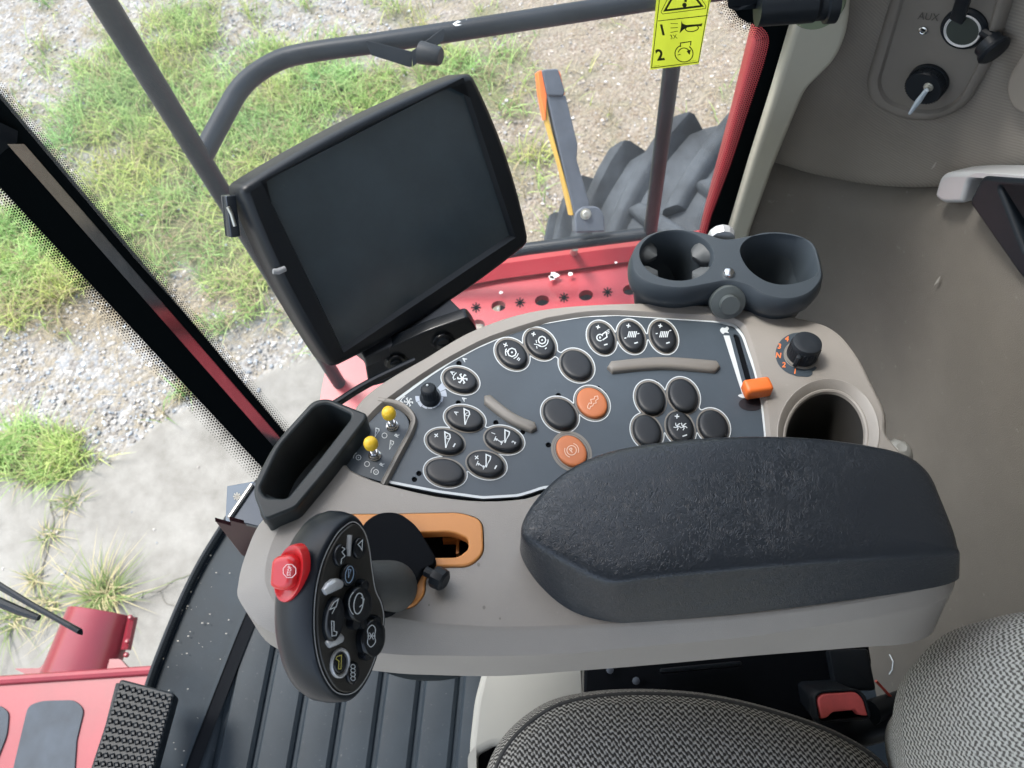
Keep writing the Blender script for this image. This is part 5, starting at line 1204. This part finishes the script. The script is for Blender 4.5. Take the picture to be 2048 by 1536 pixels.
# feeder house at lower left
ZF = -.45
FH = Frame((0, 0, ZF), (0, 0, 1))
fh = thing('feeder_house', 'bright red feeder housing with dark rounded windows below the windscreen', 'feeder housing', P(100, 1450, ZF))
mb = MB(); plate(mb, FH, f2(FH, [(-300,1390),(0,1362),(330,1340),(420,1500),(420,1700),(-300,1700)]), (), 0, -.25, .01); mb.build('housing_top', M['red2'], fh, angle=50)
mb = MB()
for q in ([(58,1412),(84,1402),(150,1400),(170,1418),(155,1480),(140,1700),(0,1700),(30,1530)], [(-100,1412),(0,1410),(20,1424),(16,1470),(-20,1560),(-60,1700),(-100,1700)]): plate(mb, FH, f2(FH, rpoly(q, [14,14,14,14,4,4,4,4][:len(q)])), (), .004, .0, .0005)
mb.build('anti_slip_patch', M['grip_tape'], fh, smooth=False)
mb = MB(); mb.tube([P(-300, 1388, ZF+.004), P(0, 1361, ZF+.004), P(330, 1339, ZF+.004)], .010, 8); mb.build('folded_rim', M['red2'], fh)
# red pipe clamp
pc = thing('red_pipe_guard', 'short dark red pipe section with side flanges at the lower left outside', 'pipe', P(170, 1300, ZF-.1))
ctr = P(186, 1290, ZF-.12); up_ = (P(205, 1215, ZF-.12)-P(160, 1345, ZF-.12)); hw = up_.length/2; ax = up_.normalized(); wdt = (P(258, 1290, ZF-.02)-P(108, 1290, ZF-.02)).length/2
mb = MB(); sd = ax.cross(Vector((0, 0, 1))).normalized(); upz = Vector((0, 0, 1)); rings = []
for e_, k in ((-1, 1.02), (-.98, 1.0), (.98, .92), (1, .90)):
    rings.append([ctr+ax*hw*e_+(sd*math.cos(R_(t))+upz*math.sin(R_(t)))*wdt*k for t in range(0, 181, 10)]+[ctr+ax*hw*e_+(sd*math.cos(R_(t))+upz*math.sin(R_(t)))*wdt*(k-.06) for t in range(180, -1, -10)])
mb.loft(rings, True, True); mb.build('pipe_shell', M['dark_red'], pc, angle=50)
zf2 = Frame(P(150, 1350, ZF-.08), (0, 0, 1))
mb = MB(); plate(mb, zf2, f2(zf2, rpoly([(28,1337),(80,1336),(95,1318),(240,1318),(262,1342),(200,1352),(70,1358)], 4)), (), .0, -.01); mb.build('flange', M['dark_red'], pc)
mb = MB(); mb.tube([P(266, 1235, ZF-.1), P(252, 1300, ZF-.1)], .012, 8); mb.build('hinge_bar', M['dark_red'], pc)
for x, y in ((256,1283),(254,1310),(262,1235)): mb = MB(); mb.lathe(P(x, y, ZF-.08), (0, 0, 1), [(.006, 0), (.006, .006), (.003, .008)], 10); mb.build('hinge_bolt', M['dark_red'], pc)

# ------------------------------------------------------------------ ground
GZ = -2.1
A_ = np.array(W2C)
def to_px(X, Y, Z):
    q = np.stack([X-CAM.x, Y-CAM.y, Z-CAM.z], -1)@A_.T; return 1024+F*q[..., 0]/-q[..., 2], 768-F*q[..., 1]/-q[..., 2], -q[..., 2]
def vnoise(x, y, s, seed):
    g = np.random.default_rng(seed).random((64, 64)); x = x*s; y = y*s; xi = np.floor(x).astype(int); yi = np.floor(y).astype(int); fx = x-xi; fy = y-yi
    fx = fx*fx*(3-2*fx); fy = fy*fy*(3-2*fy); G = lambda a, b: g[a % 64, b % 64]
    return (G(xi, yi)*(1-fx)+G(xi+1, yi)*fx)*(1-fy)+(G(xi, yi+1)*(1-fx)+G(xi+1, yi+1)*fx)*fy
def fbm(x, y, s, seed): return (vnoise(x, y, s, seed)*.5+vnoise(x, y, s*2.1, seed+1)*.27+vnoise(x, y, s*4.3, seed+2)*.15+vnoise(x, y, s*9, seed+3)*.08)
BL = [(340,60,150,60,.9),(300,160,170,70,1),(240,240,120,60,.8),(600,190,330,90,1),(870,150,150,60,.9),(430,270,150,60,.8),(330,330,170,90,.7),(230,420,190,70,.9),(420,470,170,80,1.2),(330,400,240,130,.8),(560,380,150,170,.8),(60,500,150,90,1.3),(100,570,110,60,1.2),
      (470,520,120,60,1.0),(1070,390,55,75,.9),(1060,300,40,80,.3),(560,20,120,40,.5),(960,170,80,70,.6),(40,900,110,55,1.2),(140,925,100,50,1.1),(130,975,50,30,.9),(345,838,50,14,.5),(900,40,200,60,.3),(1450,430,60,60,.3),(60,900,90,40,.9),(800,20,90,30,.5),(700,560,200,60,.3)]
def conc_line(px): return np.interp(px, [-900,-200,0,120,235,300,420,560,700,900,1400], [1010,975,955,960,905,850,790,735,700,690,690])
def zones(X, Y):
    px, py, dep = to_px(X, Y, np.full_like(X, GZ)); ok = dep > .2
    px = np.where(ok, px, -5000); py = np.where(ok, py, -5000)
    wob = (fbm(X, Y, 3, 5)-.5)*90; g = np.zeros_like(px)
    for cx, cy, rx, ry, a in BL: g += a*np.exp(-(((px+wob*.6-cx)/rx)**2+((py+wob*.5-cy)/ry)**2))
    nz = fbm(X, Y, 5, 11); grass = np.clip((g-.42+(nz-.5)*2.6)*1.1, 0, 1)
    conc = np.clip((py+wob*.35-conc_line(px))/14, 0, 1)
    far = (px < -250) | (px > 2300) | (py < -250) | (py > 1700)
    grass = np.where(far, np.clip((fbm(X, Y, .8, 21)-.45)*4, 0, 1), grass)
    warm = np.clip((px-650)/500, 0, 1)
    dry = np.clip(np.exp(-(((px-300)/260)**2+((py-600)/60)**2))+np.exp(-(((px-120)/160)**2+((py-640)/40)**2))*.7+.35*warm+(nz-.5)*.6, 0, 1)
    return grass*(1-conc), conc, warm, dry
def axis_pts():
    d = np.arange(-4.2, 4.2, .035); f_ = 4.2*np.exp(np.linspace(0, math.log(70), 26)); return np.concatenate([-f_[::-1], d[1:], f_])
gxs = axis_pts()-.5; gys = axis_pts()+1.6
GX, GYy = np.meshgrid(gxs, gys, indexing='ij'); g_, c_2, wm, dr_ = zones(GX, GYy)
hgt = (fbm(GX, GYy, 6, 31)-.5)*.03*(1-c_2)-c_2*0+np.where(c_2 > .5, .012, 0)
me = bpy.data.meshes.new('ground'); nx_, ny_ = GX.shape
vs = np.stack([GX, GYy, GZ+hgt], -1).reshape(-1, 3); idx = np.arange(nx_*ny_).reshape(nx_, ny_)
fs = np.stack([idx[:-1, :-1], idx[1:, :-1], idx[1:, 1:], idx[:-1, 1:]], -1).reshape(-1, 4)
me.from_pydata(vs.tolist(), [], fs.tolist()); me.polygons.foreach_set('use_smooth', [True]*len(me.polygons))
ca = me.color_attributes.new('Zone', 'FLOAT_COLOR', 'POINT'); ca.data.foreach_set('color', np.stack([g_, c_2, wm, dr_], -1).reshape(-1).astype(np.float32))
gro = bpy.data.objects.new('ground', me); COL.objects.link(gro); gro['kind'] = 'structure'
def mat_ground():
    m, t, b = nt('ground_mix'); L = t.links.new; b.inputs['Roughness'].default_value = .95; b.inputs['Specular IOR Level'].default_value = .1
    at = N(t, 'ShaderNodeAttribute', attribute_name='Zone'); sp = N(t, 'ShaderNodeSeparateColor'); L(at.outputs['Color'], sp.inputs[0]); tc = N(t, 'ShaderNodeTexCoord')
    def vor(scale, ramp):
        v = N(t, 'ShaderNodeTexVoronoi', Scale=scale); L(tc.outputs['Object'], v.inputs['Vector']); w = N(t, 'ShaderNodeTexWhiteNoise'); L(v.outputs['Color'], w.inputs['Vector'])
        r = N(t, 'ShaderNodeValToRGB'); L(w.outputs['Value'], r.inputs[0]); el = r.color_ramp.elements
        el[0].color = (*ramp[0], 1); el[1].color = (*ramp[-1], 1)
        for k, c in enumerate(ramp[1:-1]): e = el.new((k+1)/(len(ramp)-1)); e.color = (*c, 1)
        dk = N(t, 'ShaderNodeMapRange'); L(v.outputs['Distance'], dk.inputs[0]); dk.inputs[1].default_value = .15; dk.inputs[2].default_value = .75; dk.inputs[3].default_value = 1; dk.inputs[4].default_value = .62
        return r, v, dk
    r1, v1, k1_ = vor(48, [(.18, .165, .15), (.25, .24, .225), (.33, .32, .30), (.22, .23, .24), (.40, .385, .36)])
    r2, v2, k2_ = vor(60, [(.17, .125, .09), (.25, .205, .16), (.34, .30, .25), (.22, .17, .135), (.42, .38, .33)])
    def mixc(f_, a, b_, bt='MIX'):
        mx = N(t, 'ShaderNodeMix', data_type='RGBA', blend_type=bt)
        if isinstance(f_, float): mx.inputs[0].default_value = f_
        else: L(f_, mx.inputs[0])
        for i, q in ((6, a), (7, b_)):
            if isinstance(q, tuple): mx.inputs[i].default_value = (*q, 1)
            else: L(q, mx.inputs[i])
        return mx.outputs[2]
    gv = mixc(sp.outputs[2], r1.outputs[0], r2.outputs[0]); 
    soil = N(t, 'ShaderNodeTexNoise', Scale=14.0, Detail=8.0, Roughness=.7); L(tc.outputs['Object'], soil.inputs[0])
    sr = N(t, 'ShaderNodeValToRGB'); L(soil.outputs['Fac'], sr.inputs[0]); sr.color_ramp.elements[0].position = .35; sr.color_ramp.elements[0].color = (.13, .115, .085, 1); sr.color_ramp.elements[1].position = .65; sr.color_ramp.elements[1].color = (.26, .23, .18, 1)
    gsel = N(t, 'ShaderNodeMapRange'); L(soil.outputs['Fac'], gsel.inputs[0]); gsel.inputs[1].default_value = .46; gsel.inputs[2].default_value = .60
    gv = mixc(gsel.outputs[0], gv, sr.outputs[0])
    dry = mixc(at.outputs['Alpha'], gv, sr.outputs[0])
    gs = mixc(sp.outputs[0], dry, (.15, .16, .085))
    cn = N(t, 'ShaderNodeTexNoise', Scale=5.0, Detail=9.0, Roughness=.72); L(tc.outputs['Object'], cn.inputs[0]); cr_ = N(t, 'ShaderNodeValToRGB'); L(cn.outputs['Fac'], cr_.inputs[0])
    cr_.color_ramp.elements[0].position = .30; cr_.color_ramp.elements[0].color = (.165, .157, .14, 1); cr_.color_ramp.elements[1].position = .66; cr_.color_ramp.elements[1].color = (.27, .262, .24, 1)
    vc = N(t, 'ShaderNodeTexNoise', Scale=2.2, Detail=4.0, Distortion=.6); L(tc.outputs['Object'], vc.inputs[0])
    sb = N(t, 'ShaderNodeMath', operation='SUBTRACT'); L(vc.outputs['Fac'], sb.inputs[0]); sb.inputs[1].default_value = .5
    ab = N(t, 'ShaderNodeMath', operation='ABSOLUTE'); L(sb.outputs[0], ab.inputs[0]); cm_ = N(t, 'ShaderNodeMapRange'); L(ab.outputs[0], cm_.inputs[0]); cm_.inputs[1].default_value = 0.001; cm_.inputs[2].default_value = .0035; cm_.inputs[3].default_value = 0; cm_.inputs[4].default_value = 0
    fin = mixc(sp.outputs[1], gs, mixc(cm_.outputs[0], cr_.outputs[0], (.12, .11, .1)))
    L(fin, b.inputs['Base Color'])
    h1 = N(t, 'ShaderNodeMath', operation='MULTIPLY'); L(v1.outputs['Distance'], h1.inputs[0]); iv = N(t, 'ShaderNodeMath', operation='SUBTRACT'); iv.inputs[0].default_value = 1; L(sp.outputs[1], iv.inputs[1]); L(iv.outputs[0], h1.inputs[1])
    cb = N(t, 'ShaderNodeTexNoise', Scale=160.0, Detail=4.0); L(tc.outputs['Object'], cb.inputs[0]); sm = N(t, 'ShaderNodeMath', operation='MULTIPLY_ADD'); L(cb.outputs['Fac'], sm.inputs[0]); sm.inputs[1].default_value = -.15; L(h1.outputs[0], sm.inputs[2])
    bp = N(t, 'ShaderNodeBump', Strength=.8, Distance=-.012); L(sm.outputs[0], bp.inputs['Height']); L(bp.outputs[0], b.inputs['Normal'])
    return m
me.materials.append(mat_ground())

def sample(n, y1=1400):
    x = rng.uniform(-260, 1750, n); y = rng.uniform(-220, y1, n); d = np.stack([(x-1024)/F, -(y-768)/F, -np.ones(n)], -1)@np.array(C2W).T
    ok = d[:, 2] < -.15; d = d[ok]; t = (GZ-CAM.z)/d[:, 2]; return d[:, 0]*t, d[:, 1]*t, x[ok], y[ok]
def blades(name, X, Y, L_, wd, col, lean, seed, nseg=3):
    n = len(X); r = np.random.default_rng(seed); az = r.uniform(0, 2*np.pi, n); ln = lean*(.4+r.random(n)); k = nseg+1; V_ = np.zeros((n, 2*k-1, 3))
    dx, dy = np.cos(az), np.sin(az); sx, sy = -dy, dx; L_ = L_*(.5+r.random(n))
    for i in range(k):
        t = i/nseg; hz = L_*(t-.35*ln*t*t); out_ = L_*ln*t*t*.9+L_*ln*t*.3; w = wd*(1-t)**.7
        if i < nseg:
            for s_, j in ((-1, 2*i), (1, 2*i+1)): V_[:, j] = np.stack([X+dx*out_+sx*w*s_, Y+dy*out_+sy*w*s_, GZ+np.maximum(hz, .002)], -1)
        else: V_[:, 2*k-2] = np.stack([X+dx*out_, Y+dy*out_, GZ+np.maximum(hz, .002)], -1)
    m_ = 2*k-1; fc = []
    base = np.arange(n)[:, None]*m_
    quads = np.concatenate([base+np.array([[2*i, 2*i+1, 2*i+3, 2*i+2]]) for i in range(nseg-1)], 0); tris = base+np.array([[2*nseg-2, 2*nseg-1, 2*nseg]])
    me = bpy.data.meshes.new(name); me.from_pydata(V_.reshape(-1, 3).tolist(), [], quads.tolist()+tris.tolist())
    C_ = np.repeat(np.concatenate([col, np.ones((n, 1))], 1), m_, 0); ca = me.color_attributes.new('Col', 'FLOAT_COLOR', 'POINT'); ca.data.foreach_set('color', C_.reshape(-1).astype(np.float32))
    me.materials.append(M['grass']); o = bpy.data.objects.new(name, me); COL.objects.link(o); return o
X, Y, px_, py_ = sample(320000); g_, c_, w_, d_2 = zones(X, Y); clump = np.clip((fbm(X, Y, 11, 91)-.36)*4.2, .25, 1)*np.clip((fbm(X, Y, 2.6, 95)-.28)*3.5, .35, 1); keep = rng.random(len(X)) < np.clip(g_*1.15, 0, 1)*(1-.6*w_)*clump
X, Y, g_, d_2 = X[keep], Y[keep], g_[keep], d_2[keep]; n = len(X); mixv = rng.random(n)[:, None]; hue = fbm(X, Y, 3, 77)[:, None]
col = np.array((.15, .26, .06))*(1-mixv)+np.array((.44, .54, .20))*mixv; cl = fbm(X, Y, 9, 97)[:, None]; col = col*(.80+.75*cl)*(1+(hue-.5)*np.array((.9, .1, -.3)))
dryb = (rng.random(n) < .12+.35*d_2+.25*(fbm(X, Y, 5, 99) > .58))[:, None]; col = np.where(dryb, np.array((.38, .32, .19))*(.7+.6*mixv), col)
o = blades('grass', X, Y, .105, .0036, col, .9, 3); o['kind'] = 'stuff'; print('blades', n)
# dry straw litter
X, Y, px_, py_ = sample(26000, 1000); g_, c_, w_, d_2 = zones(X, Y); keep = rng.random(len(X)) < np.clip(d_2*.75, 0, .8)*(1-c_)*(1-g_*.5); X, Y = X[keep], Y[keep]; n = len(X); mixv = rng.random(n)[:, None]
col = np.array((.30, .23, .14))*(1-mixv)+np.array((.50, .43, .30))*mixv; o = blades('straw_litter', X, Y, .06, .0016, col, 2.6, 4); o['kind'] = 'stuff'
# tufts on the concrete
def tuft(x, y, n, L_, w, label, seed, dryf=.4, spread=.05):
    c = P(x, y, GZ); r = np.random.default_rng(seed); X = c.x+r.normal(0, spread, n); Y = c.y+r.normal(0, spread*.6, n); mixv = r.random(n)[:, None]
    col = np.array((.13, .20, .06))*(1-mixv)+np.array((.26, .32, .12))*mixv; col = np.where((r.random(n) < dryf)[:, None], np.array((.48, .42, .24)), col)
    o = blades('grass_tuft', X, Y, L_, w, col, 1.5, seed); base = Vector((c.x, c.y, GZ)); 
    for v in o.data.vertices: v.co -= base
    o.location = base; tag(o, label, 'grass tuft', 'grass tufts in the concrete cracks')
tuft(215, 1195, 230, .12, .0035, 'largest spreading grass tuft, just beyond the red pipe section', 41, .45, .03)
tuft(105, 1205, 60, .09, .003, 'yellowish grass tuft left of the largest one', 45, .6, .03)
tuft(72, 1160, 50, .07, .003, 'small dry tuft on the concrete crack above the wiper', 42, .75, .02)
tuft(30, 1240, 70, .08, .003, 'short green tuft below the wiper at the left border', 43, .3, .03)
tuft(98, 1072, 50, .06, .003, 'small mixed tuft halfway along the concrete crack', 44, .5, .025)
tuft(145, 1005, 60, .06, .003, 'green tuft at the tip of the grass patch on the concrete', 46, .3, .03)
# cracks in the slab
mb = MB(); GFm = Frame((0, 0, GZ+.0125), (0, 0, 1)); r = random.Random(3)
def crack(pts, w):
    p = cr(pts, 8, False); p = [(x+r.uniform(-2, 2), y+r.uniform(-2, 2)) for x, y in p]; ribbon(mb, GFm, p, w, .004)
crack([(100,1000),(105,1060),(85,1130),(75,1190),(20,1230),(-40,1260)], 2.6); crack([(230,1200),(280,1185),(320,1182),(345,1162),(400,1145)], 1.6); crack([(320,1182),(330,1205),(350,1212)], 1.2); crack([(100,1010),(120,1035),(150,1000)], 1.6)
ck = mb.build('pavement_cracks', mat('crack_dirt', (.13, .12, .10), .95), None, smooth=False); tag(ck, kind='structure')

# stones
ico = bmesh.new(); bmesh.ops.create_icosphere(ico, subdivisions=1, radius=1); iv = np.array([v.co[:] for v in ico.verts]); ifc = np.array([[v.index for v in f.verts] for f in ico.faces]); ico.free()
X, Y, px_, py_ = sample(60000, 1350); g_, c_, w_, d_2 = zones(X, Y); keep = rng.random(len(X)) < (1-c_*.985)*(1-.8*g_)*(1-.3*w_)*np.where(c_ > .5, .35, .62); X, Y, w_, c_ = X[keep], Y[keep], w_[keep], c_[keep]; n = len(X)
sz = (.0035+.009*rng.random(n)**2.2)*(1-.15*w_); jit = 1+(rng.random((n, len(iv), 1))-.5)*.5; sc3 = (sz[:, None]*(.7+.6*rng.random((n, 3))))[:, None, :]*np.array((1, 1, .6))
V_ = iv[None]*jit*sc3; V_[..., 0] += X[:, None]; V_[..., 1] += Y[:, None]; V_[..., 2] += GZ+.3*sz[:, None]+np.where(c_ > .5, .012, 0)[:, None]
F_ = (ifc[None]+np.arange(n)[:, None, None]*len(iv)).reshape(-1, 3); tone = (.20+.32*rng.random(n)**1.3)[:, None]; tint = np.where(rng.random((n, 1)) < .35+.0*w_[:, None], np.array((.92, 1, 1.08)), np.array((1.04, .98, .90))); tint = tint*(1-w_[:, None]*.5)+np.array((1.08, .93, .80))*w_[:, None]*.5
col = np.clip(tone*tint, 0, .8); me = bpy.data.meshes.new('gravel'); me.from_pydata(V_.reshape(-1, 3).tolist(), [], F_.tolist()); ca = me.color_attributes.new('Col', 'FLOAT_COLOR', 'POINT')
ca.data.foreach_set('color', np.repeat(np.concatenate([col, np.ones((n, 1))], 1), len(iv), 0).reshape(-1).astype(np.float32)); me.materials.append(M['stone'])
o = bpy.data.objects.new('gravel', me); COL.objects.link(o); o['kind'] = 'stuff'; print('stones', n)

# ------------------------------------------------------------------ light
w = bpy.data.worlds.new('World'); S.world = w; w.use_nodes = True; t = w.node_tree
sky = t.nodes.new('ShaderNodeTexSky'); sky.sky_type = 'NISHITA'; sky.sun_disc = False; sky.dust_density = 3.0; sky.air_density = 1.2
el, az = 52, -150
sd_ = Vector((-.45, .35, .95)).normalized()             # towards the sun
sky.sun_elevation = math.asin(sd_.z); sky.sun_rotation = math.atan2(sd_.x, sd_.y)
bg = t.nodes['Background']; bg.inputs[1].default_value = .15; hs = t.nodes.new('ShaderNodeHueSaturation'); hs.inputs['Saturation'].default_value = .62; t.links.new(sky.outputs[0], hs.inputs['Color']); t.links.new(hs.outputs[0], bg.inputs[0])
sl_ = bpy.data.lights.new('sun', 'SUN'); sl_.energy = 1.5; sl_.angle = R_(14); sl_.color = (1, .97, .93)
so2 = bpy.data.objects.new('sun', sl_); COL.objects.link(so2); so2.rotation_euler = sd_.to_track_quat('Z', 'Y').to_euler()
S.view_settings.view_transform = 'Standard'; S.view_settings.look = 'None'; S.view_settings.gamma = 1; S.view_settings.use_curve_mapping = False
S.view_settings.exposure = 1.7
S.cycles.use_denoising = True; S.cycles.transparent_max_bounces = 16; S.cycles.max_bounces = 10
